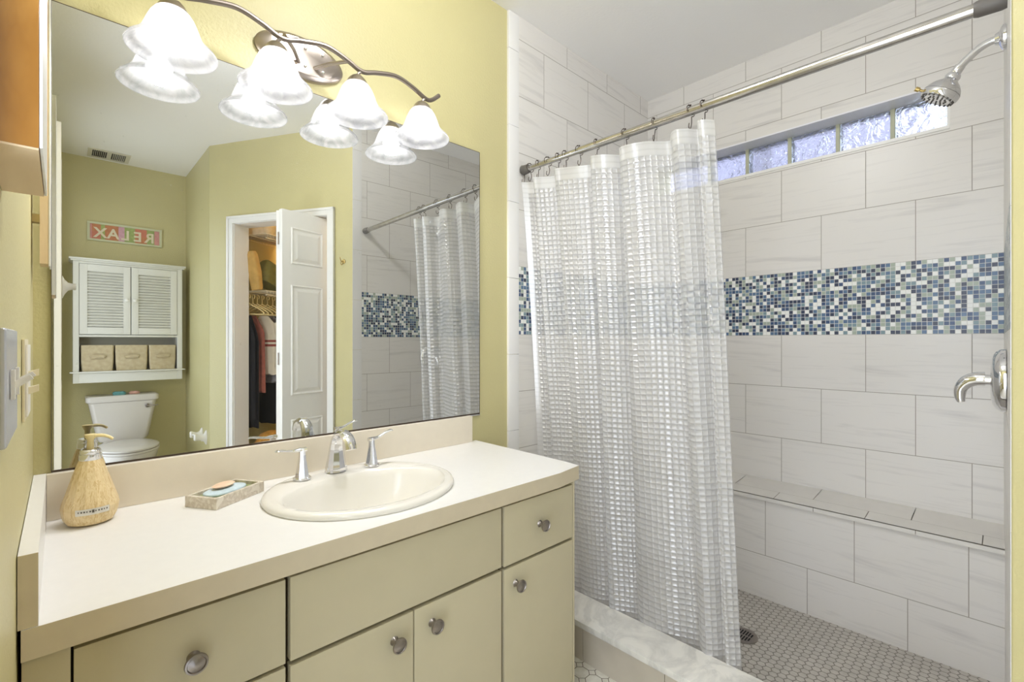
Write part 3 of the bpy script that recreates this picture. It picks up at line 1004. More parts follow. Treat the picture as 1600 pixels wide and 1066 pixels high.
for p in POINTS:      # each bulb throws most of its light out of the open bottom of its bell
    o = lamp('bulb_light', 'AREA', p, 0.9, (1.0, 0.98, 0.98), 0.046)
    o.data.shape = 'DISK'

# ceiling dome added out of view to house the room's fill lamp
dl = thing('added_ceiling_light', 'added flush round glass dome light on the bathroom ceiling, out of view', 'ceiling light', (.70, -.72, HC))
B().lathe([(0, -.0005), (.15, -.0005), (.15, -.018), (.14, -.022), (0, -.022)], (0, 0, 0), 40).build('base', 'white_trim', dl)
t_ = NT('fill_dome_glass')
e_ = t_.n('ShaderNodeEmission'); e_.inputs[0].default_value = (1, .97, .94, 1); e_.inputs[1].default_value = 3.0
p_ = t_.n('ShaderNodeBsdfTransparent')
m_ = t_.n('ShaderNodeMixShader'); m_.inputs[0].default_value = .75
t_.link(e_.outputs[0], m_.inputs[1]); t_.link(p_.outputs[0], m_.inputs[2])
M['fill_dome_glass'] = t_.done(m_.outputs[0])
B().lathe([(.138, -.022), (.142, -.05), (.135, -.09), (.11, -.12), (.07, -.14), (.03, -.148), (0, -.15)], (0, 0, 0), 40, None, (0, 0, 1), 1, 1, False).build('fill_dome', 'fill_dome_glass', dl)

# ================================================================== SHOWER ROD, RINGS, CURTAIN
RX, RZ0, RZ1 = 1.38, 1.834, 1.820
def rodz(y): return RZ0 + (RZ1 - RZ0) * (-y / 1.35)
rod = thing('shower_curtain_rod', 'long steel tension rod across the top of the shower opening', 'curtain rod', (RX, -.68, 1.827))
def rp(y, dz=0): return (0, y + .68, rodz(y) - 1.827 + dz)
B().sweep([rp(-.03), rp(-.70)], .0105, 24).build('inner_tube', 'rod_steel', rod)
B().sweep([rp(-.30), rp(-1.335)], .0130, 24).build('outer_tube', 'rod_steel', rod)
B().sweep([rp(-.0135), rp(-.018), rp(-.045), rp(-.050)], [.017, .019, .017, .013], 24).build('end_cap', 'rubber_gray', rod)
B().sweep([rp(-1.3555), rp(-1.348), rp(-1.315), rp(-1.308)], [.016, .0175, .016, .0138], 24).build('end_cap', 'rubber_gray', rod)

# curtain path in plan (y, x), front crests and back folds
top = [(-.016, 1.372), (-.040, 1.392), (-.075, 1.405), (-.083, 1.372), (-.100, 1.352), (-.125, 1.372), (-.160, 1.400), (-.182, 1.408), (-.192, 1.375), (-.212, 1.348), (-.262, 1.362), (-.318, 1.392), (-.345, 1.410), (-.352, 1.380), (-.372, 1.350), (-.405, 1.356),
       (-.440, 1.380), (-.462, 1.404), (-.470, 1.378), (-.492, 1.346), (-.535, 1.352), (-.585, 1.385), (-.625, 1.412), (-.645, 1.398), (-.655, 1.366), (-.680, 1.350), (-.705, 1.368), (-.722, 1.398), (-.732, 1.388), (-.745, 1.352), (-.765, 1.352), (-.785, 1.372)]
bot = []
for i, (y, x) in enumerate(top):
    f = -y / .785
    yb = -.03 - f * .782 - .02 * math.sin(f * 9)
    bot.append((yb, 1.4795 + (x - 1.378) * .62 + .006 * math.sin(i * 1.7)))
def curtain():
    T = catmull([(x, y, 0) for y, x in top], 9)
    Bo = catmull([(x, y, 0) for y, x in bot], 9)
    n = len(T)
    arc = [0]
    for i in range(1, n): arc.append(arc[-1] + (T[i] - T[i - 1]).length)
    tot = arc[-1]
    ZB, NV = .13, 96
    bm = bmesh.new(); uvl = bm.loops.layers.uv.new('UVMap')
    rows = []
    for j in range(NV + 1):
        g = j / NV
        row = []
        for i in range(n):
            f = (g ** .85)
            x = T[i].x * (1 - f) + Bo[i].x * f
            y = T[i].y * (1 - f) + Bo[i].y * f
            zt = rodz(T[i].y) - .048 - .006 * abs(math.sin(arc[i] * 12))
            z = zt * (1 - g) + ZB * g
            x += .004 * math.sin(arc[i] * 23 + g * 7) * g
            row.append(bm.verts.new((x, y, z)))
        rows.append(row)
    for j in range(NV):
        for i in range(n - 1):
            f = bm.faces.new((rows[j][i], rows[j][i + 1], rows[j + 1][i + 1], rows[j + 1][i]))
            f.smooth = True
            vv = [(1 - j / NV) * 1.69, (1 - (j + 1) / NV) * 1.69]
            for l, q in zip(f.loops, ((arc[i], vv[0]), (arc[i + 1], vv[0]), (arc[i + 1], vv[1]), (arc[i], vv[1]))):
                l[uvl].uv = (q[0] * 2.32 / tot if False else q[0], q[1])
    print('curtain arc', tot)
    me = bpy.data.meshes.new('shower_curtain')
    for v in bm.verts: v.co -= Vector((1.42, -.40, ZB))
    bm.to_mesh(me); bm.free()
    me.materials.append(M['curtain_vinyl'])
    o = bpy.data.objects.new('shower_curtain', me); COL.objects.link(o)
    o.location = (1.42, -.40, ZB)
    tag(o, 'translucent white shower curtain with a raised square pattern, drawn to the left', 'shower curtain')
    return T, arc, tot
T, arc, tot = curtain()
ring0 = None
ring_at = [.018, .055, .098, .150, .20, .235, .30, .375, .49, .595, .712, .752]
where = ['nearest the mirror wall', 'second from the mirror wall', 'third from the mirror wall', 'fourth from the mirror wall', 'fifth from the mirror wall', 'sixth from the mirror wall',
         'sixth from the free end of the curtain', 'fifth from the free end of the curtain', 'fourth from the free end of the curtain', 'third from the free end of the curtain', 'second from the free end of the curtain', 'at the free end of the curtain']
def ring_mesh():
    b = B()
    P = []
    for k in range(15):
        a = -PI * .62 + k * (2 * PI * .80) / 14
        P.append((.0175 * math.sin(a), .003 * math.cos(a * 1.0), .0175 * math.cos(a) + .0))
    P = P + [(.0105, .004, -.026), (.008, .004, -.042), (.001, .003, -.052), (-.006, .002, -.046), (-.005, .001, -.036)]
    b.sweep(catmull(P, 2), .0013, 6, None, (0, 1, 0))
    for a in (-.5, 0, .5):
        b.lathe([(0, -.003), (.003, 0), (0, .003)], (.0175 * math.sin(a), 0, .0178 * math.cos(a)), 8)
    return b.build('curtain_ring', 'dark_metal')
for k, yv in enumerate(ring_at):
    y = -yv
    if ring0 is None: r = ring0 = ring_mesh()
    else: r = ring0.copy(); COL.objects.link(r)
    r.location = (RX, y, rodz(y))
    r.rotation_euler = (0, 0, random.uniform(-.35, .35) + .1)
    tag(r, 'dark wire curtain ring on the shower rod, ' + where[k], 'curtain ring', 'wire rings carrying the shower curtain')

# ================================================================== SHOWER FITTINGS
def yw(x): return YW1 + (YW0 - YW1) * (x - 1.362) / (XB - 1.362)
hx_ = 1.85
y0 = yw(hx_)
sh = thing('showerhead', 'chrome shower head on a curved arm high on the right shower wall', 'shower head', (hx_, y0, 1.957))
B().lathe([(0, .0005), (.032, .0005), (.032, .006), (.029, .009), (.018, .014), (.0135, .022), (0, .022)], (0, 0, 0), 36, None, (0, 1, 0)).build('flange', 'chrome', sh)
pp = [(0, .004, 0), (0, .030, -.001), (0, .052, -.010), (0, .074, -.028), (0, .092, -.046)]
B().sweep(catmull(pp, 6), .0098, 18, None, (1, 0, 0)).build('arm', 'chrome', sh)
ax = Vector((-.05, .52, -.85)).normalized()
c0 = Vector((0, .090, -.043))
b = B()
b.lathe([(.0, 0), (.0125, 0), (.0125, .016), (.0115, .018), (.0165, .022), (.0185, .028), (.017, .034), (.021, .040), (.031, .048), (.039, .058), (.0435, .068), (.0445, .0715)], c0, 40, None, ax, 1, 1, False)
b.build('housing', 'chrome', sh)
b = B(); b.lathe([(.0445, .0722), (.0452, .076), (.0440, .086), (.0415, .0895), (.033, .0885), (.031, .0905), (.0, .0915)], c0, 40, None, ax, 1, 1, False)
fc = b.build('face_ring', 'chrome', sh)
b = B()
q = Vector((0, 0, 1)).rotation_difference(ax)
for rr, nn in ((.010, 6), (.021, 12), (.0375, 20)):
    for k in range(nn):
        a = 2 * PI * k / nn
        p = c0 + q @ Vector((rr * math.cos(a), rr * math.sin(a), .0885))
        b.lathe([(.0026, 0), (.0022, .0045), (0, .0050)], p, 8, None, ax)
b.build('nozzles', 'rubber_gray', fc)['kind'] = 'stuff'
p = c0 + q @ Vector((0, .0, .080))
sidev = Vector((-.35, .9, .2)).normalized(); sidev = (sidev - ax * sidev.dot(ax)).normalized()
b = B(); b.sweep([p + sidev * .040, p + sidev * .052, p + sidev * .054, p + sidev * .064], [.0035, .0035, .0065, .006], 14, None, (1, 0, 0)); b.build('spray_tab', 'brass', sh)

va = thing('shower_valve', 'round chrome shower valve with curved lever on the right shower wall', 'shower valve', (hx_, y0, 1.046))
B().lathe([(0, .0005), (.083, .0005), (.083, .010), (.081, .013), (.076, .020), (.066, .026), (.050, .029), (0, .031)], (0, 0, 0), 48, None, (0, 1, 0)).build('escutcheon', 'chrome', va)
b = B()
b.lathe([(.014, .028), (.014, .042)], (0, 0, 0), 24, None, (0, 1, 0))
b.sweep(catmull([(0, .040, .002), (0, .058, .001), (0, .076, -.008), (0, .088, -.026), (0, .090, -.048), (0, .087, -.064)], 5), lerp_list([(.019, .022), (.0185, .0205), (.017, .017), (.014, .012), (.012, .008), (.008, .005)], 5), 18, None, (1, 0, 0))
b.build('lever', 'chrome', va)
dr = thing('shower_drain', 'round dark metal drain grate in the grey mosaic shower floor', 'drain', (1.82, -.695, ZS))
B().lathe([(0, .0003), (.050, .0003), (.050, .003), (.046, .004), (.040, .0032), (0, .0032)], (0, 0, 0), 36).build('plate', 'pewter', dr)
b = B()
for k in range(-3, 4):
    L = .033 * math.sqrt(1 - (k / 4.2) ** 2)
    b.box(-L, -.003, k * .009 - .0022, k * .009 + .0022, .0028, .0037); b.box(.003, L, k * .009 - .0022, k * .009 + .0022, .0028, .0037)
b.build('slots', 'black_cloth', dr)

# ================================================================== LEFT WALL ITEMS
mc = thing('medicine_cabinet', 'wood medicine cabinet with white front high on the left wall', 'cabinet', (0, -.78, 1.294))
B().box(.0005, .0285, -.078, .080, 0, .62, None, .001).build('case', 'honey_wood', mc)
B().box(.0002, .0283, -.0775, .0795, -.0015, .0005, None).build('underside', 'pale_wood', mc)
b = B(); b.box(.0287, .0306, -.0795, .0815, .0, .62, None, .0006); b.box(.0005, .0287, .0801, .0815, .0, .62); b.build('front_panel', 'white_trim', mc)
ws = thing('wooden_wall_mirror', 'narrow wood backed mirror panel hung in the corner left of the big mirror', 'mirror', (0, -.06, 1.294))
B().box(.0115, .0235, -.03, .03, .004, .62, None, .0008).build('backing', 'pale_wood', ws)
B().box(.0237, .0265, -.031, .031, .0, .62, None, .0008).build('white_edge', 'white_trim', ws)
B().box(.0005, .0115, -.012, .008, .085, .100).build('wall_plug', 'cream_plastic', ws)

sw = thing('light_switch', 'bright metal switch plate with two toggles on the left wall', 'light switch', (0, -.63, 1.05))
B().box(.0005, .0055, -.115, .032, .004, .112, None, .003, 3).build('plate', 'steel_plate', sw)
for yy_ in (-.075, -.015):
    b = B(); b.box(.0065, .009, yy_ - .006, yy_ + .006, .045, .073); b.sweep([(.008, yy_, .058), (.020, yy_, .066)], [(.005, .0045), (.004, .0035)], 4, None, (0, 0, 1), True, PI / 4); b.build('toggle', 'white_plastic', sw)
ol = thing('wall_outlet', 'ivory outlet cover beside the counter on the left wall', 'outlet', (0, -.30, 1.035))
B().box(.0005, .0035, -.095, .010, 0, .118, None, .001).build('box', 'ivory_plastic', ol)
B().box(.0037, .0062, -.080, .000, .006, .110, None, .001).build('cover', 'white_plastic', ol)
for z_ in (.043, .066):
    b = B(); b.prism([(.0064, z_ - .005), (.0064, z_ + .005), (.017, z_ + .008), (.017, z_ - .001)], 'y', -.075, -.060); b.build('plug', 'ivory_plastic', ol)

rh = thing('robe_hook', 'white robe hook on the open entry door, left in the mirror', 'hook', (.0455, -1.86, 1.417))
b = B()
b.loft([[(x, w_ * math.cos(2 * PI * k / 20), h_ * math.sin(2 * PI * k / 20) + dz) for k in range(20)] for x, w_, h_, dz in ((0, .034, .056, 0), (.003, .034, .054, 0), (.010, .024, .036, .001), (.022, .015, .020, .003), (.036, .012, .015, .004), (.048, .014, .017, .004), (.052, .010, .013, .004))])
b.build('base', 'white_plastic', rh)

# ================================================================== TOILET ALCOVE (seen in the mirror)
TX = .362
toi = thing('toilet', 'white two-piece toilet below the louvered cabinet', 'toilet', (TX, -2.80, FZ))
def T3(x, y, z): return (x - TX, y + 2.80, z - FZ)
def rrect(cx, cy, hx, hy, z, r=.03, n=6):
    P = []
    for (sx, sy, a0) in ((1, 1, 0), (-1, 1, PI / 2), (-1, -1, PI), (1, -1, 3 * PI / 2)):
        for k in range(n + 1):
            a = a0 + k * PI / 2 / n
            P.append((cx + sx * (hx - r) + r * math.cos(a), cy + sy * (hy - r) + r * math.sin(a), z))
    return P
b = B()
yc = -3.025
b.loft([rrect(0, yc + 2.80, .130, .080, .455 - FZ), rrect(0, yc + 2.80, .142, .086, .475 - FZ), rrect(0, yc + 2.80, .184, .096, .715 - FZ), rrect(0, yc + 2.80, .186, .097, .727 - FZ)])
tk = b.build('tank', 'toilet_porcelain', toi)
b = B(); b.loft([rrect(0, yc + 2.80, .193, .101, .729 - FZ), rrect(0, yc + 2.80, .200, .104, .735 - FZ), rrect(0, yc + 2.80, .200, .104, .765 - FZ), rrect(0, yc + 2.80, .192, .097, .772 - FZ)])
b.build('tank_lid', 'toilet_porcelain', toi)
b = B()
lx = .504 - TX - .012
b.lathe([(0, 0), (.013, 0), (.013, .008), (.007, .014), (0, .014)], (lx, yc + 2.80 + .096, .690 - FZ), 20, None, (0, 1, 0))
b.sweep([(lx, yc + 2.80 + .112, .690 - FZ), (lx + .035, yc + 2.80 + .114, .689 - FZ), (lx + .062, yc + 2.80 + .112, .693 - FZ)], [(.004, .004), (.0045, .0035), (.006, .0035)], 10)
b.build('flush_lever', 'pewter', tk)
def egg(cx, yb, yf, hw, z, n=40):
    P = []
    for k in range(n):
        a = 2 * PI * k / n
        s, c = math.sin(a), math.cos(a)
        yy = (yb + yf) / 2 + s * (yf - yb) / 2
        wv = hw * (1 - .18 * max(0, s) ** 2 + .04 * max(0, -s))
        P.append((cx + wv * c, yy, z))
    return P
Yb, Yf = -2.92 + 2.80, -2.47 + 2.80
b = B(); b.loft([egg(0, Yb + .02, Yf - .15, .10, .0), egg(0, Yb + .02, Yf - .16, .095, .06), egg(0, Yb, Yf - .10, .11, .18), egg(0, Yb - .01, Yf - .02, .155, .30), egg(0, Yb - .02, Yf, .168, .355), egg(0, Yb - .02, Yf, .168, .362)])
b.box(-.11, .11, Yb - .16, Yb + .02, .30, .392, None, .01)
b.build('bowl', 'toilet_porcelain', toi)
B().loft([egg(0, Yb, Yf + .002, .166, .3635), egg(0, Yb, Yf + .006, .172, .367), egg(0, Yb, Yf + .006, .172, .376), egg(0, Yb, Yf + .002, .168, .379)]).build('seat', 'toilet_porcelain', toi)
B().loft([egg(0, Yb, Yf + .000, .166, .3815), egg(0, Yb, Yf + .005, .171, .385), egg(0, Yb, Yf + .005, .170, .394), egg(0, Yb + .01, Yf - .02, .150, .402), egg(0, Yb + .05, Yf - .10, .09, .406)]).build('seat_lid', 'toilet_porcelain', toi)
b = B(); b.loft([rrect(.0, yc + 2.80 + .02, .034, .03, .7725 - FZ, .012), rrect(0, yc + 2.80 + .02, .038, .033, .785 - FZ, .015), rrect(0, yc + 2.80 + .02, .028, .025, .794 - FZ, .015)])
o = b.build('folded_washcloth', 'teal_cloth'); o.location = (TX - .02 - 0, -2.80, FZ); tag(o, 'teal washcloth bundle on the toilet tank lid', 'washcloth')
b = B(); b.loft([ell(.0, 0, .028, .02, 0, 20), ell(0, 0, .034, .024, .008, 20), ell(0, 0, .022, .014, .019, 20)])
o = b.build('pink_soap_packet', 'pink_cloth'); o.location = (TX + .065, -3.01, .7728); tag(o, 'small pink bundle beside the teal cloth on the tank lid', 'washcloth')

# over-toilet cabinet
CX0, CX1, CYF = .10, .704, -2.95
ca = thing('over_toilet_cabinet', 'white wall cabinet with two louvered doors above the toilet', 'cabinet', (.40, -3.13, .868))
def C(b, x0, x1, y0, y1, z0, z1, m=None, bev=.0015):
    return b.box(x0 - .40, x1 - .40, y0 + 3.13, y1 + 3.13, z0 - .868, z1 - .868, m, bev)
b = B()
C(b, CX0, CX0 + .030, -3.129, CYF, .868, 1.690); C(b, CX1 - .030, CX1, -3.129, CYF, .868, 1.690)
C(b, CX0 + .03, CX1 - .03, -3.129, -3.118, .95, 1.69); C(b, CX0 + .03, CX1 - .03, -3.118, CYF - .001, 1.676, 1.690)
C(b, CX0 + .03, CX1 - .03, -3.118, CYF - .003, 1.180, 1.194)
C(b, CX0 + .03, CX1 - .03, -3.118, CYF - .003, .932, .944)
C(b, CX0 + .03, CX1 - .03, CYF - .016, CYF - .002, .868, .932)
b.build('body', 'cabinet_white', ca)
b = B(); C(b, CX0 - .012, CX1 + .012, -3.129, CYF + .012, 1.690, 1.700); C(b, CX0 - .020, CX1 + .020, -3.129, CYF + .020, 1.700, 1.712); b.build('cornice', 'cabinet_white', ca)
b = B(); C(b, CX0 - .016, CX1 + .016, CYF - .004, CYF + .014, .936, .945); b.build('shelf_lip', 'cabinet_white', ca)
def louver_door(x0, x1, kx):
    b = B()
    yb, yf = CYF - .016, CYF + .002
    fw = .040
    C(b, x0, x0 + fw, yb, yf, 1.198, 1.674); C(b, x1 - fw, x1, yb, yf, 1.198, 1.674)
    C(b, x0 + fw, x1 - fw, yb, yf, 1.198, 1.198 + .048); C(b, x0 + fw, x1 - fw, yb, yf, 1.674 - .048, 1.674)
    C(b, x0 + fw, x1 - fw, yb, yb + .003, 1.246, 1.626)
    d = b.build('louvered_door', 'cabinet_white', ca)
    b = B()
    n = 19
    for k in range(n):
        z = 1.250 + k * (.372 / n)
        b.prism([(yb + .004 + 3.13, z + .016 - .868), (yb + .006 + 3.13, z + .0185 - .868), (yf - .001 + 3.13, z + .004 - .868), (yf - .003 + 3.13, z + .0015 - .868)], 'x', x0 + fw - .40, x1 - fw - .40)
    b.build('louvers', 'cabinet_white', d)
    B().lathe([(0, 0), (.006, 0), (.006, .008), (.0115, .013), (.0125, .019), (.008, .025), (0, .026)], (kx - .40, yf + 3.13, 1.438 - .868), 20, None, (0, 1, 0)).build('knob', 'white_plastic', d)
louver_door(CX0 + .032, .4005, .378)
louver_door(.4045, CX1 - .032, .424)
# three fabric bins in the open shelf
bin0 = None
for k, (xa, xb, lab) in enumerate(((.138, .312, 'beige linen storage bin nearest the left wall on the cabinet shelf'), (.317, .500, 'beige linen storage bin in the middle of the cabinet shelf'), (.505, .668, 'beige linen storage bin at the closet end of the cabinet shelf'))):
    cx = (xa + xb) / 2
    t = thing('storage_bin', lab, 'storage bin', (cx, -3.035, .9455), 'linen bins in the white cabinet')
    hw = (xb - xa) / 2
    hgt = .178
    b = B()
    b.loft([rrect(0, 0, hw - .008, .070, 0, .01), rrect(0, 0, hw - .003, .074, .06, .012), rrect(0, 0, hw - .001, .075, hgt - .004, .012), rrect(0, 0, hw - .003, .073, hgt, .012), rrect(0, 0, hw - .008, .068, hgt - .004, .012), rrect(0, 0, hw - .008, .068, .01, .012)])
    b.build('bin_body', 'woven_linen', t)
    b = B()
    b.sweep(catmull([(-.036, .0745, .095), (-.036, .082, .098), (-.030, .087, .100), (.030, .087, .100), (.036, .082, .098), (.036, .0745, .095)], 3), (.003, .012) if False else .006, 8); 
    b.box(-.034, .034, .083, .089, .088, .112, None, .002)
    b.build('handle', 'woven_linen', t)

# RELAX sign: text reads correctly in the room, reversed in the mirror
sg = thing('relax_sign', 'colourful framed RELAX sign on the wall above the cabinet', 'sign', (.388, -3.13, 1.931))
SW, SH = .212, .067
b = B()
b.box(-SW, SW, .0005, .008, -SH, SH)
for q4 in ((-SW, SW, SH - .014, SH), (-SW, SW, -SH, -SH + .014), (-SW, -SW + .014, -SH + .014, SH - .014), (SW - .014, SW, -SH + .014, SH - .014)):
    b.box(q4[0], q4[1], .008, .014, q4[2], q4[3], None, .001)
plain('sign_frame', srgb(206, 208, 176), 0.6)
b.build('frame', 'sign_frame', sg)
blk = [('orange', srgb(196, 130, 92)), ('green', srgb(160, 176, 110)), ('rose', srgb(208, 148, 146)), ('coral', srgb(204, 126, 104)), ('pink', srgb(210, 164, 180))]
for n_, c_ in blk: plain('sign_' + n_, c_, 0.7, var=.12, scale=60)
b = B()
x = SW - .015
seq = [('rose', .030, 0, 1), ('green', .045, 0, 1), ('coral', .070, .45, 1), ('orange', .070, 0, .45), ('green', .060, 0, 1), ('pink', .034, 0, 1), ('orange', .075, 0, 1), ('green', .022, 0, 1), ('coral', .048, 0, .5), ('orange', .048, .5, 1), ('rose', .030, 0, 1)]
x = SW - .015
widths = []
i = 0
while i < len(seq):
    n_, w_, f0, f1 = seq[i]
    H2 = 2 * (SH - .015)
    b.box(max(x - w_, -SW + .015), x, .008, .0095, -SH + .015 + H2 * f0, -SH + .015 + H2 * f1, 'sign_' + n_)
    if i + 1 < len(seq) and seq[i + 1][1] == w_ and (f0, f1) != (0, 1) and (seq[i + 1][2], seq[i + 1][3]) != (0, 1):
        n2, _, g0, g1 = seq[i + 1]
        b.box(max(x - w_, -SW + .015), x, .008, .0095, -SH + .015 + H2 * g0, -SH + .015 + H2 * g1, 'sign_' + n2)
        i += 1
    x -= w_
    i += 1
    if x <= -SW + .016: break
b.build('painted_board', 'sign_orange', sg)
plain('sign_letter', srgb(226, 216, 190), 0.6)
def letters(word, size, centre_x, parent, y, z, mat, step):
    for k, chh in enumerate(word):
        cu = bpy.data.curves.new('letter', 'FONT')
        cu.body = chh; cu.size = size; cu.extrude = .0015; cu.offset = .0022; cu.align_x = 'CENTER'
        tmp = bpy.data.objects.new('tmp', cu); COL.objects.link(tmp)
        dg = bpy.context.evaluated_depsgraph_get()
        me = bpy.data.meshes.new_from_object(tmp.evaluated_get(dg))
        bpy.data.objects.remove(tmp); bpy.data.curves.remove(cu)
        me.transform(Matrix.Translation((0, y, z)) @ Matrix.Rotation(PI, 4, 'Z') @ Matrix.Rotation(PI / 2, 4, 'X'))
        me.materials.clear(); me.materials.append(M[mat])
        o = bpy.data.objects.new('letter_' + chh.lower(), me); COL.objects.link(o); o.parent = parent
        o.location = (centre_x + step * (len(word) - 1) / 2 - step * k, 0, 0)
letters('RELAX', .098, -.002, sg, .012, -.040, 'sign_letter', .070)

# ceiling vent
ve = thing('ceiling_vent', 'small off-white ceiling air vent above the toilet', 'vent', (.285, -2.98, HC))
b = B()
b.box(-.112, .112, -.098, -.078, -.008, -.0005, None, .001); b.box(-.112, .112, .078, .098, -.008, -.0005, None, .001); b.box(-.112, -.088, -.078, .078, -.008, -.0005, None, .001); b.box(.088, .112, -.078, .078, -.008, -.0005, None, .001); b.box(-.012, .012, -.078, .078, -.007, -.0005)
plain('vent_paint', srgb(206, 202, 186), 0.5)
b.build('frame', 'vent_paint', ve)
b = B(); b.box(-.088, .088, -.078, .078, -.0015, -.0004); b.build('duct_opening', 'black_cloth', ve)
b = B()
for k in range(7):
    for s_ in (-1, 1):
        x_ = s_ * (.020 + k * .0098)
        b.prism([(x_, -.0015), (x_ + .0012, -.0015), (x_ + .0012 + s_ * .003, -.0075), (x_ + s_ * .003, -.0075)], 'y', -.078, .078)
b.build('louvers', 'vent_paint', ve)

# toilet paper holder on the alcove side wall
tp = thing('toilet_paper_holder', 'empty white toilet paper holder on the alcove wall by the toilet', 'toilet paper holder', (.755, -2.40, .50))
def tpart(yo):
    b = B()
    b.loft([[(-x_, w_ * math.cos(2 * PI * k / 16) + yo, h_ * math.sin(2 * PI * k / 16) + dz) for k in range(16)] for x_, w_, h_, dz in ((.0005, .024, .050, 0), (.006, .022, .046, 0), (.016, .014, .026, 0), (.035, .012, .018, .002), (.055, .018, .022, .006), (.066, .020, .024, .008), (.072, .014, .018, .008))])
    return b.build('post', 'white_plastic', tp)
tpart(.0); tpart(-.135)
b = B()
b.sweep([(-.055, -.012, .006), (-.055, -.05, .012), (-.055, -.09, .012), (-.055, -.12, .006)], .0075, 12); b.build('spindle', 'white_plastic', tp)

# small brass hook on the slanted wall
hp_ = AW(.065, -.0005)
bh = thing('brass_hook', 'little brass hook on the yellow wall beside the closet door', 'hook', (hp_[0], hp_[1], 1.63), rz=math.radians(150))
b = B()
b.lathe([(0, 0), (.014, 0), (.012, .003), (0, .004)], (0, 0, 0), 16, None, (1, 0, 0))
b.sweep(catmull([(.003, 0, .004), (.020, 0, -.004), (.030, 0, .010), (.034, 0, .022)], 4), .0022, 8, None, (0, 1, 0))
b.sweep(catmull([(.003, 0, -.004), (.016, 0, -.022), (.026, 0, -.018), (.028, 0, -.008)], 4), .0022, 8, None, (0, 1, 0))
b.build('prongs', 'brass', bh)

# ================================================================== CLOSET DOOR (bifold) AND CONTENTS
FP = (.945, -1.535); GP = (1.250, -1.605); HP = AW(.405, .080)
def door_leaf(parent, A, Bp, name, z0=FZ + .012, z1=1.906, th=.032, side=1):
    L = math.hypot(Bp[0] - A[0], Bp[1] - A[1])
    ang = math.atan2(Bp[1] - A[1], Bp[0] - A[0])
    mtx = Matrix.Translation((A[0], A[1], 0)) @ Matrix.Rotation(ang, 4, 'Z')
    b = B()
    bm2 = B()
    bm2.box(0, L, 0, th, z0, z1, None, .0015)
    rows = [(.20, .80), (.94, 1.46), (1.58, 1.81)]
    m_ = .070
    rows = [(z0 + .13, z0 + .62), (z0 + .76, z0 + 1.40), (z0 + 1.52, z1 - .095)]
    for (a, c) in rows:
        for yy, s_ in ((th, 1), (0, -1)):
            # moulded groove ring and raised field
            x0, x1 = m_ * .75, L - m_ * .75
            def ring(e0, h0, e1, h1):
                P0 = [(x0 + e0, a + e0), (x1 - e0, a + e0), (x1 - e0, c - e0), (x0 + e0, c - e0)]
                P1 = [(x0 + e1, a + e1), (x1 - e1, a + e1), (x1 - e1, c - e1), (x0 + e1, c - e1)]
                for k in range(4):
                    j = (k + 1) % 4
                    bm2.quad([(P0[k][0], yy + s_ * h0, P0[k][1]), (P0[j][0], yy + s_ * h0, P0[j][1]), (P1[j][0], yy + s_ * h1, P1[j][1]), (P1[k][0], yy + s_ * h1, P1[k][1])])
            ring(0, .0002, .006, .006); ring(.006, .006, .014, .0008); ring(.014, .0008, .020, .0008); ring(.020, .0008, .038, .0065)
            e = .038
            bm2.quad([(x0 + e, yy + s_ * .0065, a + e), (x1 - e, yy + s_ * .0065, a + e), (x1 - e, yy + s_ * .0065, c - e), (x0 + e, yy + s_ * .0065, c - e)])
    bm2.bm.transform(mtx)
    return bm2.build(name, 'door_white', parent)
cd = struct(bpy.data.objects.new('door_2', None)); COL.objects.link(cd)
door_leaf(cd, (FP[0], FP[1]), GP, 'door_leaf')
hd = (HP[0] - FP[0], HP[1] - FP[1]); hl = math.hypot(*hd)
nx, ny = hd[1] / hl, -hd[0] / hl
door_leaf(cd, (FP[0] - .004 - hd[1] / hl * -.0, FP[1] - .036), (HP[0] - .004, HP[1] - .036), 'door_leaf')
for z_ in (.55, 1.05, 1.74):
    B().sweep([(FP[0] - .003, FP[1] - .001, z_ - .035), (FP[0] - .003, FP[1] - .001, z_ + .035)], .005, 10).build('hinge', 'brushed_nickel', cd)

def shelf(z, label):
    t = thing('wire_shelf', label, 'wire shelf', (*AW(1.06, .12), z))
    o0 = AW(1.06, .12)
    def Q(s, n, zz): p = AW(s, n); return (p[0] - o0[0], p[1] - o0[1], zz)
    b = B()
    for s_, zz in ((.76, 0), (.76, -.030), (1.05, 0), (.90, -.004)):
        b.sweep([Q(s_, .125, zz), Q(s_, 1.09, zz)], .0035, 6)
    n_ = .135
    while n_ < 1.08:
        b.sweep([Q(1.058, n_, .002), Q(.76, n_, .002), Q(.757, n_, -.030)], .0016, 5)
        n_ += .028
    b.build('wire_grid', 'wire_white', t)
    return t
shelf(1.873, 'upper white wire shelf in the closet')
shelf(1.490, 'lower white wire shelf in the closet with clothes hanging below')
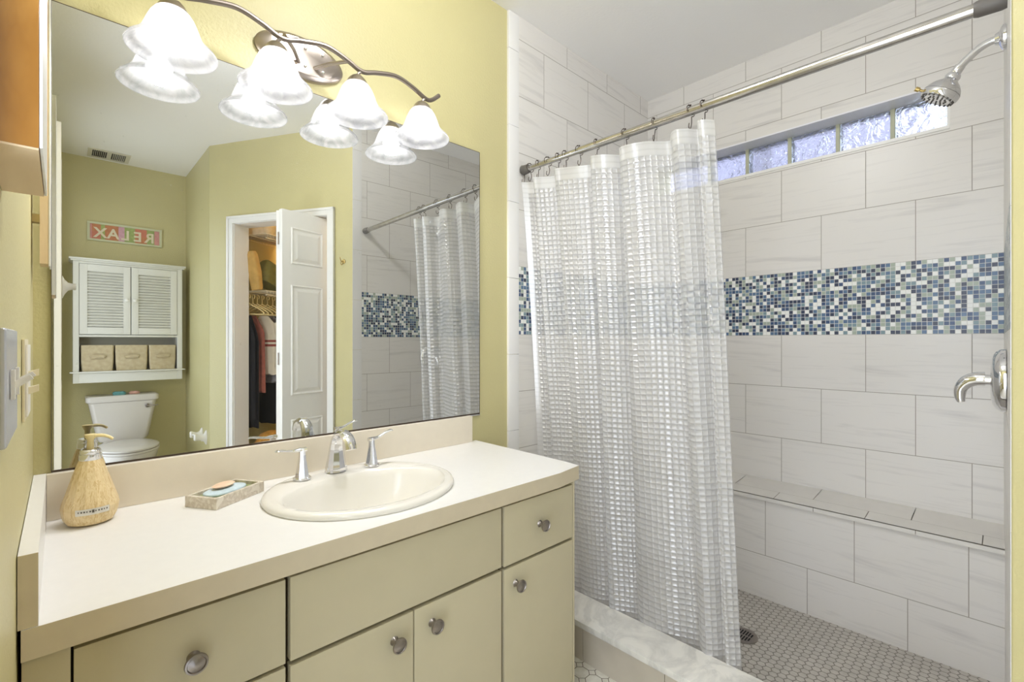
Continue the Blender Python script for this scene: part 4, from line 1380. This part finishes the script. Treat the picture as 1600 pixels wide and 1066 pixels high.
# hangers and clothes under the lower shelf
def hanger(n_, label, mat='hanger_plastic'):
    p = AW(.915, n_)
    t = thing('clothes_hanger', label, 'clothes hanger', (p[0], p[1], 1.46), 'hangers on the lower closet shelf', rz=math.radians(60))
    b = B()
    b.sweep(catmull([(.012, 0, -.016), (.018, 0, -.002), (.008, 0, .010), (-.004, 0, .002), (0, 0, -.020), (0, 0, -.05)], 4), .0025, 6, None, (0, 1, 0))
    b.sweep(catmull([(0, 0, -.05), (.04, 0, -.070), (.085, 0, -.090), (.125, 0, -.115), (.12, 0, -.128), (0, 0, -.124), (-.12, 0, -.128), (-.125, 0, -.115), (-.085, 0, -.090), (-.04, 0, -.070), (0, 0, -.05)], 3), .0040, 6, None, (0, 1, 0))
    b.build('frame', mat, t)
    return t
def garment(n_, ztop, zbot, mat, name, label, hw=.19, th=.022, flare=1.1, sleeve=None):
    p = AW(.955 if n_ < .22 else .90, n_)
    t = thing(name, label, 'clothing', (p[0], p[1], zbot), rz=math.radians(60))
    H = ztop - zbot
    rings = []
    rr = random.Random(int(n_ * 1000))
    ph = rr.uniform(0, 6)
    for k in range(14):
        g = k / 13
        wv = hw * (.30 + .70 * min(1, g * 5)) * (1 + (flare - 1) * g)
        ring = []
        for j in range(28):
            a = 2 * PI * j / 28
            c_, s_ = math.cos(a), math.sin(a)
            fold = .004 * math.sin(c_ * 14 + ph) * min(1, g * 3)
            ring.append((wv * c_, th * (.5 + .5 * g) * s_ + fold, H * (1 - g) + .006 * math.sin(c_ * 9 + ph) * (g > .9)))
        rings.append(ring)
    b = B(); b.loft(rings)
    b.build('body', mat, t)
    if sleeve:
        for sgn in (-1, 1):
            b = B()
            b.sweep(catmull([(sgn * hw * .85, 0, H - .05), (sgn * hw * 1.05, .003, H - .16), (sgn * hw * 1.02, .004, H - sleeve)], 5), lerp_list([(.012, .020), (.012, .022), (.011, .024)], 5), 14, None, (1, 0, 0))
            b.build('sleeve', mat, t)
    return t
gs = [(.135, 1.385, .62, 'black_cloth', 'dress', 'long black dress at the door end of the closet rail', .095, 1.0, None),
      (.172, 1.385, .56, 'black_cloth', 'dress', 'second long black dress from the door end of the closet rail', .09, 1.0, None),
      (.210, 1.385, .80, 'rust_cloth', 'blouse', 'rust coloured blouse beside the striped shirt', .098, 1.12, None),
      (.252, 1.395, .92, 'striped_cloth', 'shirt', 'cream shirt with two red stripes across the chest', .120, 1.0, .36),
      (.300, 1.385, .86, 'gray_cloth', 'skirt', 'grey patterned skirt hanging behind the striped shirt', .14, 1.1, None),
      (.350, 1.385, .56, 'black_cloth', 'coat', 'long black coat behind the grey skirt', .14, 1.0, None),
      (.405, 1.385, .80, 'gray_cloth', 'jacket', 'grey jacket deeper in the closet', .14, 1.0, None),
      (.460, 1.385, .56, 'black_cloth', 'coat', 'second black coat, deeper in the closet', .14, 1.0, None),
      (.520, 1.385, .56, 'black_cloth', 'coat', 'deepest black coat on the closet rail', .14, 1.0, None)]
wh = ['nearest the door jamb', 'second from the door jamb', 'above the rust blouse', 'above the striped shirt', 'above the grey skirt', 'above the long black coat', 'above the grey jacket', 'above the second black coat', 'deepest in the closet']
for g, w_ in zip(gs, wh):
    garment(g[0], min(g[1] - .03, 1.328), g[2], g[3], g[4], g[5], g[6], .010, g[7], g[8])
    hanger(g[0], 'cream plastic hanger on the closet rail, ' + w_)
# on the lower shelf
def put(o, s_, n_, z_, rz, label, cat):
    p = AW(s_, n_); o.location = (p[0], p[1], z_); o.rotation_euler = rz if isinstance(rz, tuple) else (0, 0, rz)
    tag(o, label, cat); return o
b = B(); b.loft([rrect(0, 0, .10, .05, 0, .03), rrect(0, 0, .11, .055, .05, .04), rrect(0, 0, .10, .05, .15, .03), rrect(0, 0, .09, .03, .17, .02)])
o = b.build('handbag', 'olive_cloth'); put(o, .88, .285, 1.532, (.12, .35, math.radians(-30)), 'olive green handbag tipped over on the lower closet shelf', 'handbag')
b = B(); b.loft([rrect(0, 0, .035, .022, 0, .015), rrect(0, 0, .045, .030, .12, .018), rrect(0, 0, .040, .026, .24, .018), rrect(0, 0, .03, .018, .26, .01)])
o = b.build('pouch', 'tan_cloth'); put(o, .86, .155, 1.500, (-.12, -.10, math.radians(60)), 'tan pouch leaning beside the olive handbag', 'bag')
b = B(); b.loft([rrect(0, 0, .13, .13, 0, .04), rrect(0, 0, .14, .14, .06, .05), rrect(0, 0, .13, .13, .13, .05), rrect(0, 0, .08, .08, .17, .04)])
o = b.build('folded_blanket', 'tan_cloth'); put(o, .90, .60, 1.600, math.radians(60), 'tan folded blanket on the lower closet shelf', 'blanket')
b = B(); b.loft([rrect(0, 0, .13, .15, 0, .04), rrect(0, 0, .14, .16, .04, .05), rrect(0, 0, .12, .14, .100, .05)])
o = b.build('folded_sweater', 'brown_cloth'); put(o, .90, .60, 1.494, math.radians(60), 'brown folded sweater under the tan blanket', 'clothing')
b = B(); b.loft([rrect(0, 0, .13, .20, 0, .04), rrect(0, 0, .14, .21, .05, .05), rrect(0, 0, .11, .17, .12, .05)])
o = b.build('folded_linens', 'cream_cloth'); put(o, .90, .36, 1.8785, math.radians(60), 'pale folded linens on the upper closet shelf', 'linens')
# on the closet floor
b = B(); b.loft([ell(0, 0, .05, .05, 0, 20), ell(0, 0, .10, .09, .04, 20), ell(0, 0, .11, .10, .09, 20), ell(0, 0, .07, .06, .15, 20), ell(0, 0, .02, .02, .17, 20)])
b.lathe([(0, -.03), (.035, 0), (0, .03)], (.07, 0, .16), 12)
o = b.build('plush_toy', 'orange_plush'); put(o, .84, .26, .357, .3, 'orange plush bundle on top of the closet storage box', 'soft toy')
b = B(); b.loft([rrect(0, 0, .15, .20, 0, .02), rrect(0, 0, .16, .21, .26, .02), rrect(0, 0, .165, .215, .265, .02), rrect(0, 0, .165, .215, .29, .02)])
o = b.build('storage_box', 'gray_cloth'); put(o, .87, .36, FZ + .0005, math.radians(60), 'grey storage box on the closet floor', 'box')

# ================================================================== settle: floor to z = 0, plan to real size
bpy.context.view_layer.update()
for o in list(SC.objects):
    if o.parent is None:
        o.location = ((o.location.x) * S, o.location.y * S, (o.location.z - FZ) * S)
        if o.type in ('MESH', 'EMPTY'):
            o.scale = (S, S, S)
        elif o.type == 'LIGHT' and o.data.type == 'AREA':
            o.data.size *= S; o.data.size_y *= S
        elif o.type == 'LIGHT':
            o.data.shadow_soft_size *= S
